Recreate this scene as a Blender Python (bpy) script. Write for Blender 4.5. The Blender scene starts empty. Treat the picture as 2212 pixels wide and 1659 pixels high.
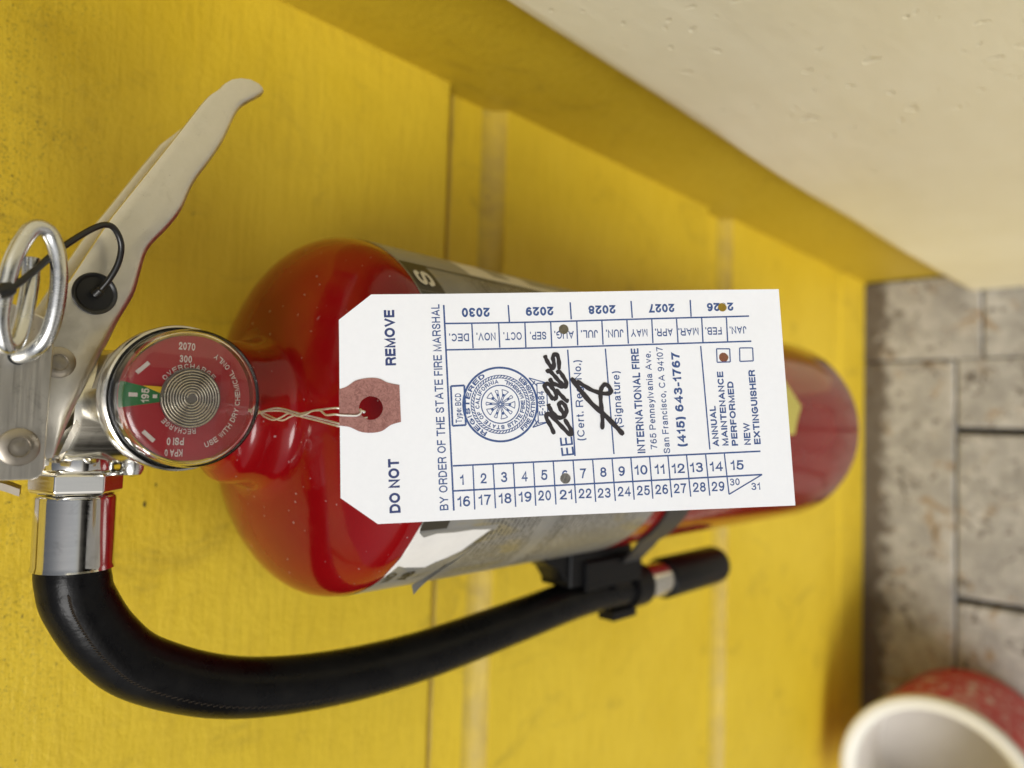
import bpy, bmesh, math, random
from mathutils import Vector, Matrix
from mathutils.geometry import delaunay_2d_cdt

random.seed(7)
SC = bpy.context.scene
COL = SC.collection
MM = 0.001
AY = -73.0            # depth of the tank's axis in front of the wall face (wall face y = 0, floor z = 0), millimetres
R = 65.0              # tank radius
rad = math.radians

# ------------------------------------------------------------------ camera
cam_d = bpy.data.cameras.new('camera')
cam = bpy.data.objects.new('camera', cam_d)
COL.objects.link(cam)
right = Vector((0.031494, -0.734956, -0.677383))      # phone held sideways: picture right is down in the world
down = Vector((-0.998287, 0.010306, -0.057596))
fwd = Vector((0.049312, 0.678036, -0.733372))
cam.matrix_world = Matrix(((right.x, -down.x, -fwd.x, 0.0),
                           (right.y, -down.y, -fwd.y, -0.3084),
                           (right.z, -down.z, -fwd.z, 0.99197),
                           (0, 0, 0, 1)))
cam_d.sensor_fit = 'HORIZONTAL'
cam_d.sensor_width = 36.0
cam_d.lens = 1598.0 / 2212.0 * 36.0
cam_d.clip_start = 0.01
cam_d.clip_end = 50.0
cam_d.dof.use_dof = True
cam_d.dof.focus_distance = 0.203
cam_d.dof.aperture_fstop = 7.6
SC.camera = cam

# ------------------------------------------------------------------ sky, sun, exposure
SUN_EL, SUN_AZ = rad(38), rad(217)      # azimuth clockwise from +Y (into the wall): behind and left of the camera
world = bpy.data.worlds.new('World')
SC.world = world
world.use_nodes = True
wn, wl = world.node_tree.nodes, world.node_tree.links
wn.clear()
sky = wn.new('ShaderNodeTexSky')
sky.sky_type = 'NISHITA'
sky.sun_disc = False
sky.sun_elevation = SUN_EL
sky.sun_rotation = SUN_AZ
sky.air_density = 1.0
sky.dust_density = 4.0
sky.ozone_density = 1.0
hs = wn.new('ShaderNodeHueSaturation')
hs.inputs['Saturation'].default_value = 0.32      # thin overcast: a nearly neutral sky
bg = wn.new('ShaderNodeBackground')
bg.inputs['Strength'].default_value = 0.05
wo = wn.new('ShaderNodeOutputWorld')
wl.new(sky.outputs[0], hs.inputs['Color'])
wl.new(hs.outputs[0], bg.inputs['Color'])
wl.new(bg.outputs[0], wo.inputs['Surface'])

sun_d = bpy.data.lights.new('sun', 'SUN')
sun_d.energy = 1.5
sun_d.angle = rad(28)
sun_d.color = (1.0, 0.985, 0.96)
sun = bpy.data.objects.new('sun', sun_d)
COL.objects.link(sun)
sdir = Vector((math.sin(SUN_AZ) * math.cos(SUN_EL), math.cos(SUN_AZ) * math.cos(SUN_EL), math.sin(SUN_EL)))
sun.rotation_euler = (-sdir).to_track_quat('-Z', 'Y').to_euler()
sun.location = sdir * 5

vs = SC.view_settings
vs.view_transform = 'Standard'
vs.look = 'None'
vs.exposure = 0.38
vs.gamma = 1.0
vs.use_curve_mapping = False
SC.render.engine = 'CYCLES'
SC.cycles.use_denoising = True
SC.cycles.max_bounces = 10
SC.cycles.transmission_bounces = 10
SC.cycles.caustics_refractive = True
SC.cycles.sample_clamp_indirect = 6.0


# ------------------------------------------------------------------ material helpers
class NT:
    """tiny node-graph helper"""
    def __init__(self, name):
        self.m = bpy.data.materials.new(name)
        self.m.use_nodes = True
        self.n, self.l = self.m.node_tree.nodes, self.m.node_tree.links
        self.n.clear()
        self.out = self.n.new('ShaderNodeOutputMaterial')
        self.b = self.n.new('ShaderNodeBsdfPrincipled')
        self.l.new(self.b.outputs[0], self.out.inputs['Surface'])
        self.tc = self.n.new('ShaderNodeTexCoord')

    def set(self, **k):
        for a, v in k.items():
            s = self.b.inputs[a.replace('_', ' ')]
            if hasattr(v, 'is_output'):
                self.l.new(v, s)
            elif isinstance(v, tuple) and len(v) == 3:
                s.default_value = (*v, 1.0)
            else:
                s.default_value = v
        return self

    def coord(self, scale=(1, 1, 1), kind='Object', rot=(0, 0, 0)):
        mp = self.n.new('ShaderNodeMapping')
        mp.inputs['Scale'].default_value = scale
        mp.inputs['Rotation'].default_value = rot
        self.l.new(self.tc.outputs[kind], mp.inputs['Vector'])
        return mp.outputs[0]

    def noise(self, scale, detail=3.0, rough=0.55, vec=None, dist=0.0):
        t = self.n.new('ShaderNodeTexNoise')
        t.inputs['Scale'].default_value = scale
        t.inputs['Detail'].default_value = detail
        t.inputs['Roughness'].default_value = rough
        t.inputs['Distortion'].default_value = dist
        self.l.new(vec if vec else self.coord(), t.inputs['Vector'])
        return t.outputs['Fac']

    def voronoi(self, scale, vec=None, feature='F1'):
        t = self.n.new('ShaderNodeTexVoronoi')
        t.feature = feature
        t.inputs['Scale'].default_value = scale
        self.l.new(vec if vec else self.coord(), t.inputs['Vector'])
        return t.outputs['Distance']

    def ramp(self, fac, lo, hi, a=0.0, b=1.0):
        t = self.n.new('ShaderNodeMapRange')
        t.inputs['From Min'].default_value = lo
        t.inputs['From Max'].default_value = hi
        t.inputs['To Min'].default_value = a
        t.inputs['To Max'].default_value = b
        t.interpolation_type = 'SMOOTHSTEP'
        self.l.new(fac, t.inputs['Value'])
        return t.outputs[0]

    def math(self, op, a, b=0.0):
        t = self.n.new('ShaderNodeMath')
        t.operation = op
        for i, v in enumerate((a, b)):
            if hasattr(v, 'is_output'):
                self.l.new(v, t.inputs[i])
            else:
                t.inputs[i].default_value = v
        return t.outputs[0]

    def mix(self, fac, a, b):
        t = self.n.new('ShaderNodeMix')
        t.data_type = 'RGBA'
        for i, v in ((0, fac), (6, a), (7, b)):
            s = t.inputs[i]
            if hasattr(v, 'is_output'):
                self.l.new(v, s)
            elif isinstance(v, tuple):
                s.default_value = (*v, 1.0)
            else:
                s.default_value = v
        return t.outputs[2]

    def sep(self, vec):
        t = self.n.new('ShaderNodeSeparateXYZ')
        self.l.new(vec, t.inputs[0])
        return t.outputs

    def bump(self, h, strength=0.3, dist=0.001, prev=None):
        t = self.n.new('ShaderNodeBump')
        t.inputs['Strength'].default_value = strength
        t.inputs['Distance'].default_value = dist
        self.l.new(h, t.inputs['Height'])
        if prev:
            self.l.new(prev, t.inputs['Normal'])
        return t.outputs[0]


def yellow(name, dirty=0.0, tone=1.0):
    k = NT(name)
    big = k.noise(7.0, 4, 0.6)
    streak = k.noise(1.0, 4, 0.65, k.coord((34, 160, 260)))
    fine = k.noise(420.0, 5, 0.7)
    col = k.mix(k.ramp(big, 0.3, 0.7), (0.70, 0.50, 0.022), (0.77, 0.565, 0.036))
    col = k.mix(k.ramp(streak, 0.42, 0.80, 0.0, 0.30), col, (0.46, 0.30, 0.014))
    # grime freckles: thick near the top of the wall, thin lower down
    z = k.sep(k.coord())[2]
    up = k.ramp(z, 0.83, 0.965, 0.0, 0.155)
    sp = k.noise(1100.0, 6, 0.75, k.coord((0.8, 1, 1)), 1.2)
    msk = k.ramp(k.noise(38.0, 3), 0.42, 0.68, 0.0, 0.05)
    spk = k.ramp(k.math('ADD', k.math('ADD', sp, up), msk), 0.69, 0.76, 0.0, 0.85)
    col = k.mix(spk, col, (0.085, 0.065, 0.018))
    # scattered little chips and smudges
    ch = k.ramp(k.noise(120.0, 4, 0.6, None, 0.9), 0.705, 0.77, 0.0, 0.75)
    col = k.mix(ch, col, (0.16, 0.12, 0.035))
    sm = k.ramp(k.noise(22.0, 6, 0.75, k.coord((1, 1, 0.6)), 1.2), 0.52, 0.80, 0.0, 0.55)
    col = k.mix(sm, col, (0.27, 0.18, 0.02))
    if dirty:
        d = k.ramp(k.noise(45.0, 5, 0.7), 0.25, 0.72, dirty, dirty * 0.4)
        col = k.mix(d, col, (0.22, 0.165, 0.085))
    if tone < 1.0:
        col = k.mix(1.0 - tone, col, (0.10, 0.062, 0.004))  # lower tone mixes shade into the paint colour
    bh = k.math('ADD', k.math('MULTIPLY', streak, 0.7), k.math('MULTIPLY', fine, 0.4))
    nb = k.bump(bh, 0.7, 0.0010)
    nb = k.bump(k.noise(70.0, 4, 0.65), 0.45, 0.0016, nb)
    k.set(Base_Color=col, Roughness=k.ramp(streak, 0.2, 0.8, 0.42, 0.62), Normal=nb)
    return k.m


def metal(name, col, rough, brush=None, stain=0.0, rough_var=0.08):
    k = NT(name)
    v = k.coord(brush) if brush else k.coord((300, 300, 300))
    g = k.noise(1.0, 4, 0.7, v)
    c = k.mix(k.ramp(g, 0.25, 0.75), tuple(x * 0.95 for x in col), col)
    if stain:
        st = k.ramp(k.noise(170.0, 5, 0.7, None, 0.5), 0.55, 0.75, 0.0, stain)
        c = k.mix(st, c, (0.10, 0.085, 0.06))
        tiny = k.ramp(k.noise(900.0, 3, 0.6), 0.72, 0.78, 0.0, 0.8)
        c = k.mix(tiny, c, (0.06, 0.05, 0.04))
    r = k.ramp(g, 0.2, 0.8, max(0.02, rough - rough_var), rough + rough_var)
    k.set(Base_Color=c, Metallic=1.0, Roughness=r, Normal=k.bump(g, 0.05, 0.0001))
    return k.m


MT = {}
MT['yellow'] = yellow('yellow_paint')
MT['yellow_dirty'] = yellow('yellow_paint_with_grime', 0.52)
MT['yellow_shaded'] = yellow('shaded_yellow_paint', 0.0, 0.66)  # same yellow, darkened: corner shade of the reveal painted into its colour

k = NT('cream_paint')
c = k.mix(k.ramp(k.noise(9.0, 4, 0.6), 0.3, 0.7), (0.85, 0.79, 0.555), (0.89, 0.835, 0.61))
pit = k.ramp(k.noise(130.0, 2, 0.4, None, 0.4), 0.74, 0.80, 0.0, 0.25)
c = k.mix(pit, c, (0.34, 0.30, 0.22))
bh = k.noise(1.0, 4, 0.55, k.coord((22, 22, 9)))
nb = k.bump(bh, 0.3, 0.004)
nb = k.bump(k.math('MULTIPLY', k.ramp(k.noise(130.0, 2, 0.4, None, 0.4), 0.66, 0.76), -1.0), 0.6, 0.001, nb)
nb = k.bump(k.noise(260.0, 4), 0.12, 0.0006, nb)
k.set(Base_Color=c, Roughness=0.5, Normal=nb)
MT['cream'] = k.m

k = NT('worn_floor_paint')
c = k.mix(k.ramp(k.noise(26.0, 6, 0.7), 0.3, 0.7), (0.27, 0.26, 0.245), (0.50, 0.485, 0.46))
rust = k.ramp(k.noise(30.0, 4, 0.6, k.coord((1.0, 1.0, 1.0)), 0.8), 0.56, 0.70, 0.0, 0.7)
c = k.mix(rust, c, (0.27, 0.165, 0.06))
dark = k.ramp(k.noise(52.0, 6, 0.7, None, 1.0), 0.56, 0.64, 0.0, 0.85)
c = k.mix(dark, c, (0.075, 0.058, 0.045))
sep = k.sep(k.coord())
edge = k.ramp(k.math('ADD', sep[1], k.math('MULTIPLY', k.noise(40.0, 4, 0.7), 0.07)), 0.0, 0.018, 0.0, 0.9)
c = k.mix(edge, c, (0.085, 0.065, 0.052))
nb = k.bump(k.noise(60.0, 5, 0.6), 0.4, 0.002)
k.set(Base_Color=c, Roughness=0.6, Normal=nb)
MT['floor'] = k.m
k = NT('dark_gap')
MT['gap'] = k.set(Base_Color=(0.02, 0.016, 0.012), Roughness=0.9).m

k = NT('red_enamel')
dust = k.ramp(k.noise(620.0, 1, 0.3), 0.76, 0.80, 0.0, 0.55)
c = k.mix(k.ramp(k.noise(25.0, 3), 0.3, 0.7), (0.19, 0.002, 0.0035), (0.225, 0.003, 0.0045))
c = k.mix(dust, c, (0.45, 0.36, 0.36))
scr = k.noise(1.0, 4, 0.6, k.coord((60, 60, 500)))
k.set(Base_Color=c, Roughness=k.ramp(scr, 0.4, 0.8, 0.10, 0.22), Normal=k.bump(k.noise(240.0, 2), 0.07, 0.0006))
k.b.inputs['Coat Weight'].default_value = 0.2
k.b.inputs['Specular IOR Level'].default_value = 0.30
k.b.inputs['Coat Roughness'].default_value = 0.05
MT['red'] = k.m

MT['nickel'] = metal('satin_nickel', (0.84, 0.815, 0.75), 0.34, (300, 900, 300), 0.12, 0.04)
MT['plate'] = metal('brushed_plate', (0.84, 0.81, 0.74), 0.33, (50, 900, 1500), 0.28, 0.06)
MT['chrome'] = metal('bright_plating', (0.80, 0.79, 0.75), 0.10, (900, 60, 60), 0.18, 0.05)
MT['valve'] = metal('plated_valve_metal', (0.72, 0.69, 0.60), 0.20, (500, 500, 30), 0.35)
MT['bezel'] = metal('stainless_bezel', (0.62, 0.60, 0.55), 0.22, (200, 200, 200), 0.5)
MT['zinc'] = metal('zinc_wire', (0.74, 0.75, 0.74), 0.24, (400, 400, 60), 0.12)
MT['rivet'] = metal('dull_rivet_steel', (0.42, 0.38, 0.32), 0.38, None, 0.55)
MT['wire'] = metal('tie_wire_steel', (0.95, 0.95, 0.94), 0.5)
MT['iron'] = metal('grey_iron', (0.40, 0.36, 0.30), 0.5, (80, 600, 600), 0.5)

k = NT('black_rubber')
g = k.noise(1.0, 3, 0.6, k.coord((90, 90, 90)))
k.set(Base_Color=k.mix(k.ramp(g, 0.4, 0.75), (0.004, 0.004, 0.0045), (0.008, 0.0078, 0.0078)),
      Roughness=k.ramp(g, 0.3, 0.7, 0.24, 0.34), Normal=k.bump(k.math('ADD', k.noise(500.0, 2), k.math('MULTIPLY', k.noise(1.0, 2, 0.5, k.coord((900, 120, 900))), 0.8)), 0.16, 0.0004))
k.b.inputs['Specular IOR Level'].default_value = 0.16
MT['rubber'] = k.m
MT['black'] = NT('black_plastic').set(Base_Color=(0.005, 0.005, 0.0055), Roughness=0.42, Specular_IOR_Level=0.22).m
MT['strap'] = NT('grey_black_strap').set(Base_Color=(0.035, 0.034, 0.033), Roughness=0.5).m
MT['seam'] = NT('brown_hose_seam').set(Base_Color=(0.032, 0.024, 0.018), Roughness=0.6).m

k = NT('tag_card')
g = k.noise(500.0, 4, 0.7)
sm = k.ramp(k.noise(55.0, 4, 0.6), 0.60, 0.85, 0.0, 0.25)
k.set(Base_Color=k.mix(sm, k.mix(g, (0.75, 0.775, 0.83), (0.80, 0.825, 0.88)), (0.69, 0.715, 0.77)), Roughness=0.75, Normal=k.bump(g, 0.06, 0.0002))
MT['card'] = k.m
k = NT('tag_patch_fibre')
g = k.noise(850.0, 5, 0.75, None, 1.5)
k.set(Base_Color=k.mix(k.ramp(g, 0.35, 0.62), (0.20, 0.085, 0.075), (0.34, 0.165, 0.145)), Roughness=0.85, Normal=k.bump(g, 0.3, 0.0003))
MT['patch'] = k.m
k = NT('blue_ink')
MT['ink'] = k.set(Base_Color=k.mix(k.ramp(k.noise(1500.0, 2), 0.35, 0.75), (0.022, 0.058, 0.20), (0.055, 0.11, 0.28)), Roughness=0.7).m
MT['ink_dark'] = NT('navy_ink').set(Base_Color=(0.022, 0.040, 0.15), Roughness=0.7).m
k = NT('marker_ink')
MT['marker'] = k.set(Base_Color=k.mix(k.noise(300.0, 3), (0.005, 0.004, 0.005), (0.022, 0.016, 0.024)), Roughness=0.45).m

MT['dial_red'] = NT('dial_red').set(Base_Color=(0.36, 0.022, 0.030), Roughness=0.55).m
MT['dial_green'] = NT('dial_green').set(Base_Color=(0.020, 0.17, 0.045), Roughness=0.55).m
MT['dial_white'] = NT('dial_white').set(Base_Color=(0.66, 0.60, 0.56), Roughness=0.6).m
MT['needle'] = NT('needle_yellow').set(Base_Color=(0.72, 0.46, 0.02), Roughness=0.5).m
MT['coil'] = metal('coil_brass', (0.62, 0.58, 0.48), 0.25)
MT['coil_bed'] = NT('coil_bed').set(Base_Color=(0.16, 0.145, 0.125), Roughness=0.5).m
k = NT('clear_plastic')
k.set(Base_Color=(0.97, 0.96, 0.95), Roughness=0.02, IOR=1.46)
k.b.inputs['Transmission Weight'].default_value = 1.0
MT['lens'] = k.m
MT['gasket'] = NT('black_gasket').set(Base_Color=(0.008, 0.008, 0.008), Roughness=0.5).m

# tank label: satin grey film, fine illegible print rows in its lower field (uv: arc length and height in mm)
k = NT('label_film')
uv = k.coord((1, 1, 1), 'UV')
s = k.sep(uv)
row = k.math('FRACT', k.math('MULTIPLY', s[1], 0.42))
rows = k.math('MULTIPLY', k.ramp(row, 0.25, 0.35), k.math('SUBTRACT', 1.0, k.ramp(row, 0.70, 0.80)))
word = k.ramp(k.noise(1.0, 3, 0.8, k.coord((0.9, 0.42, 1), 'UV')), 0.44, 0.50)
block = k.ramp(k.noise(1.0, 0, 0.5, k.coord((0.035, 0.05, 1), 'UV')), 0.30, 0.34)
zone = k.math('MULTIPLY', k.ramp(s[1], 826.0, 824.0 - 0.0), block)
zone = k.math('MULTIPLY', k.math('SUBTRACT', 1.0, k.ramp(s[1], 800.0, 812.0)), block)
pr = k.math('MULTIPLY', k.math('MULTIPLY', rows, word), zone)
base = k.mix(k.ramp(k.noise(1.0, 3, 0.6, k.coord((0.06, 0.05, 1), 'UV')), 0.35, 0.7), (0.23, 0.23, 0.22), (0.30, 0.295, 0.275))
yel = k.ramp(k.noise(1.0, 3, 0.6, k.coord((0.10, 0.022, 1), 'UV')), 0.56, 0.66, 0.0, 0.55)
base = k.mix(yel, base, (0.34, 0.28, 0.11))
k.set(Base_Color=k.mix(pr, base, (0.045, 0.042, 0.036)), Roughness=0.34)
k.b.inputs['Metallic'].default_value = 0.25
MT['label'] = k.m
MT['label_dark'] = NT('label_dark_print').set(Base_Color=(0.035, 0.030, 0.020), Roughness=0.35).m
MT['label_mid'] = NT('label_grey_print').set(Base_Color=(0.24, 0.235, 0.215), Roughness=0.35).m
MT['label_pale'] = NT('label_pale_print').set(Base_Color=(0.66, 0.62, 0.52), Roughness=0.4).m
k = NT('torn_paper')
g = k.noise(160.0, 5, 0.7)
k.set(Base_Color=k.mix(g, (0.70, 0.69, 0.67), (0.84, 0.83, 0.80)), Roughness=0.7, Normal=k.bump(g, 0.2, 0.0004))
MT['paper'] = k.m
MT['sticker'] = NT('yellow_sticker').set(Base_Color=(0.52, 0.46, 0.10), Roughness=0.4).m

k = NT('red_can_plastic')
uv = k.coord((1, 1, 1), 'UV')
s = k.sep(uv)
wob = k.noise(1.0, 4, 0.75, k.coord((0.06, 0.045, 1), 'UV'), 1.6)
band = k.math('MULTIPLY', k.ramp(s[1], 30.0, 50.0), k.math('SUBTRACT', 1.0, k.ramp(s[1], 136.0, 143.0)))
lt = k.math('MULTIPLY', k.ramp(wob, 0.54, 0.57), band)
c = k.mix(k.ramp(k.noise(20.0, 4), 0.3, 0.75), (0.46, 0.018, 0.010), (0.54, 0.036, 0.022))
k.set(Base_Color=k.mix(k.math('MULTIPLY', lt, 0.9), c, (0.62, 0.52, 0.46)), Roughness=0.38)
MT['can_red'] = k.m
MT['can_white'] = NT('can_white_plastic').set(Base_Color=(0.80, 0.79, 0.73), Roughness=0.4).m
k = NT('can_inner_plastic')
MT['can_inner'] = k.set(Base_Color=k.mix(k.ramp(k.noise(16.0, 4), 0.3, 0.7), (0.70, 0.66, 0.62), (0.78, 0.745, 0.70)), Roughness=0.5).m
MT['seal_head'] = NT('black_seal_plastic').set(Base_Color=(0.010, 0.010, 0.010), Roughness=0.3).m
TAG_LINES = [((27.7, 27.32), (28.88, -27.66), 0.42, 1),
 ((27.76, 22.16), (112.84, 22.66), 0.38, 0),
 ((28.18, 14.91), (112.84, 15.48), 0.38, 0),
 ((28.94, -16.03), (113.14, -15.12), 0.38, 0),
 ((28.95, -22.58), (113.17, -21.48), 0.38, 0),
 ((45.28, 27.57), (45.43, 22.49), 0.36, 1),
 ((62.48, 27.67), (62.54, 22.88), 0.36, 1),
 ((79.49, 27.64), (79.55, 22.86), 0.36, 1),
 ((96.31, 27.63), (96.2, 22.84), 0.36, 1),
 ((35.14, 22.03), (35.26, 15.26), 0.34, 1),
 ((42.46, 22.03), (42.5, 15.32), 0.34, 1),
 ((49.67, 22.12), (49.64, 15.3), 0.34, 1),
 ((56.8, 22.13), (56.77, 15.16), 0.34, 1),
 ((64.04, 22.3), (63.95, 15.52), 0.34, 1),
 ((71.02, 22.27), (70.99, 15.59), 0.34, 1),
 ((78.01, 22.37), (78.04, 15.66), 0.34, 1),
 ((85.0, 22.29), (84.92, 15.6), 0.34, 1),
 ((92.0, 22.26), (91.98, 15.59), 0.34, 1),
 ((99.19, 22.36), (99.05, 15.58), 0.34, 1),
 ((106.29, 22.37), (106.08, 15.61), 0.34, 1),
 ((34.22, -16.11), (34.38, -27.62), 0.32, 1),
 ((39.58, -16.1), (39.86, -27.53), 0.32, 1),
 ((44.98, -16.02), (45.22, -27.4), 0.32, 1),
 ((50.36, -15.97), (50.57, -27.31), 0.32, 1),
 ((55.7, -15.68), (55.99, -27.22), 0.32, 1),
 ((61.07, -15.59), (61.37, -27.08), 0.32, 1),
 ((66.38, -15.53), (66.68, -26.98), 0.32, 1),
 ((71.68, -15.44), (71.99, -26.92), 0.32, 1),
 ((76.84, -15.33), (77.12, -26.81), 0.32, 1),
 ((82.03, -15.31), (82.23, -26.74), 0.32, 1),
 ((87.12, -15.24), (87.42, -26.62), 0.32, 1),
 ((92.32, -15.22), (92.71, -26.64), 0.32, 1),
 ((97.67, -15.24), (98.04, -26.57), 0.32, 1),
 ((102.93, -15.22), (103.48, -26.46), 0.32, 1),
 ((113.17, -21.48), (103.48, -26.46), 0.3, 2),
 ((61.11, 14.39), (61.66, -14.59), 0.36, 1),
 ((71.57, 14.43), (72.28, -14.44), 0.34, 1),
 ((98.31, 14.48), (98.96, -14.13), 0.34, 1),
 ((102.76, 13.57), (106.49, 13.49), 0.3, 1),
 ((106.49, 13.49), (106.38, 9.8), 0.3, 2),
 ((106.38, 9.8), (102.65, 9.79), 0.3, 1),
 ((102.65, 9.79), (102.76, 13.57), 0.3, 2),
 ((109.33, 13.65), (113.04, 13.57), 0.3, 1),
 ((113.04, 13.57), (112.92, 9.91), 0.3, 2),
 ((112.92, 9.91), (109.11, 9.86), 0.3, 1),
 ((109.11, 9.86), (109.33, 13.65), 0.3, 2),
 ((29.0, 5.09), (32.58, 5.2), 0.45, 1),
 ((32.58, 5.2), (32.66, -5.39), 0.45, 2),
 ((32.66, -5.39), (29.15, -5.49), 0.45, 1),
 ((29.15, -5.49), (29.0, 5.09), 0.45, 2),
 ((52.17, 5.28), (54.79, 5.38), 0.25, 1),
 ((54.79, 5.38), (54.81, -5.26), 0.25, 2),
 ((54.81, -5.26), (52.12, -5.51), 0.25, 1),
 ((52.12, -5.51), (52.17, 5.28), 0.25, 2),
 ((50.08, 6.83), (54.79, 5.38), 0.25, 3),
 ((50.08, 6.83), (52.14, 4.7), 0.25, 3),
 ((50.59, 4.33), (51.7, 5.96), 0.25, 3),
 ((50.55, -6.56), (54.81, -5.26), 0.25, 3),
 ((50.55, -6.56), (52.28, -4.57), 0.25, 3),
 ((51.07, -3.92), (51.81, -5.99), 0.25, 3)]
TAG_TEXT = [('DEC.', (34.24, 19.37), (28.91, 19.36), 2.15, 0.008),
 ('NOV.', (41.46, 19.53), (36.3, 19.52), 2.19, 0.008),
 ('OCT.', (48.64, 19.57), (43.65, 19.56), 2.19, 0.008),
 ('SEP.', (55.42, 19.57), (50.94, 19.56), 2.19, 0.008),
 ('AUG.', (63.06, 19.68), (57.66, 19.67), 2.21, 0.008),
 ('JUL.', (69.73, 19.73), (65.05, 19.72), 2.17, 0.008),
 ('JUN.', (76.87, 19.73), (71.99, 19.72), 2.21, 0.008),
 ('MAY', (83.58, 19.65), (78.92, 19.65), 2.17, 0.008),
 ('APR.', (90.69, 19.66), (85.74, 19.65), 2.17, 0.008),
 ('MAR.', (98.03, 19.65), (92.35, 19.64), 2.13, 0.008),
 ('FEB.', (104.63, 19.71), (100.01, 19.7), 2.13, 0.008),
 ('JAN.', (111.72, 19.8), (106.98, 19.79), 2.09, 0.008),
 ('2030', (40.25, 26.54), (32.52, 26.5), 2.6, 0.032),
 ('2029', (57.84, 26.58), (50.05, 26.54), 2.48, 0.032),
 ('2028', (75.12, 26.63), (67.45, 26.59), 2.42, 0.032),
 ('2027', (91.73, 26.65), (84.23, 26.61), 2.42, 0.032),
 ('2026', (108.71, 26.71), (100.96, 26.66), 2.38, 0.032),
 ('1', (30.67, -21.08), (31.7, -21.09), 2.68, 0.006),
 ('2', (36.04, -20.9), (37.72, -20.92), 2.68, 0.006),
 ('3', (41.51, -20.8), (43.21, -20.81), 2.68, 0.006),
 ('4', (46.94, -20.81), (48.65, -20.82), 2.68, 0.006),
 ('5', (52.24, -20.65), (53.96, -20.67), 2.68, 0.006),
 ('6', (57.81, -20.87), (59.53, -20.88), 2.59, 0.006),
 ('7', (62.76, -20.57), (64.5, -20.59), 2.59, 0.006),
 ('8', (68.24, -20.46), (69.98, -20.47), 2.59, 0.006),
 ('9', (73.24, -20.36), (74.99, -20.38), 2.59, 0.006),
 ('10', (77.6, -20.23), (81.21, -20.26), 2.59, 0.006),
 ('11', (83.15, -20.23), (85.94, -20.25), 2.59, 0.006),
 ('12', (87.89, -20.21), (91.54, -20.24), 2.59, 0.006),
 ('13', (93.0, -20.12), (96.67, -20.15), 2.59, 0.006),
 ('14', (98.56, -20.08), (102.25, -20.11), 2.59, 0.006),
 ('15', (104.42, -19.92), (108.13, -19.96), 2.59, 0.006),
 ('16', (29.79, -26.69), (33.21, -26.73), 2.68, 0.006),
 ('17', (35.37, -26.53), (38.81, -26.57), 2.68, 0.006),
 ('18', (40.71, -26.35), (44.17, -26.4), 2.68, 0.006),
 ('19', (46.04, -26.18), (49.52, -26.22), 2.68, 0.006),
 ('20', (51.23, -26.04), (54.74, -26.08), 2.68, 0.006),
 ('21', (56.95, -25.99), (60.47, -26.03), 2.59, 0.006),
 ('22', (62.08, -25.88), (65.63, -25.92), 2.59, 0.006),
 ('23', (67.23, -25.97), (70.8, -26.01), 2.59, 0.006),
 ('24', (72.68, -25.79), (76.26, -25.83), 2.59, 0.006),
 ('25', (77.9, -25.72), (81.5, -25.76), 2.59, 0.006),
 ('26', (82.93, -25.64), (86.55, -25.68), 2.59, 0.006),
 ('27', (88.08, -25.57), (91.72, -25.61), 2.59, 0.006),
 ('28', (93.39, -25.45), (97.05, -25.49), 2.59, 0.006),
 ('29', (98.63, -25.46), (102.31, -25.5), 2.59, 0.006),
 ('30', (103.96, -24.14), (106.72, -24.08), 1.88, 0.004),
 ('31', (109.89, -25.57), (112.4, -25.54), 1.92, 0.004),
 ('BY ORDER OF THE STATE FIRE MARSHAL', (27.5, -27.44), (26.55, 27.55), 2.27, 0.006),
 ('DO NOT', (15.14, -27.58), (14.94, -13.62), 2.84, 0.04),
 ('REMOVE', (14.69, 10.97), (14.48, 25.97), 2.76, 0.04),
 ('Type: BCD', (31.63, -4.75), (31.62, 3.1), 1.62, 0.01),
 ('E-1884', (54.23, -3.4), (54.03, 3.2), 1.79, 0.012),
 ('EE', (61.47, -14.26), (61.13, -9.35), 3.43, 0.0),
 ('(Cert. Reg. No.)', (64.57, -10.48), (64.53, 11.4), 2.04, 0.0),
 ('(Signature)', (75.07, -7.32), (75.04, 8.07), 2.04, 0.0),
 ('INTERNATIONAL FIRE', (80.97, -14.46), (80.76, 14.29), 2.17, 0.024),
 ('765 Pennsylvania Ave.', (84.31, -13.51), (84.13, 13.31), 1.79, 0.0),
 ('San Francisco, CA 94107', (87.83, -14.76), (87.52, 14.58), 1.79, 0.0),
 ('(415) 643-1767', (92.47, -13.07), (92.15, 13.02), 2.34, 0.028),
 ('ANNUAL', (101.68, -13.39), (101.35, -2.28), 1.75, 0.03),
 ('MAINTENANCE', (104.29, -13.27), (104.12, 7.19), 1.75, 0.03),
 ('PERFORMED', (106.97, -13.36), (106.79, 4.36), 1.75, 0.03),
 ('NEW', (110.59, -13.27), (110.6, -7.19), 1.84, 0.03),
 ('EXTINGUISHER', (113.39, -13.16), (113.11, 7.41), 1.84, 0.03)]
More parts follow.
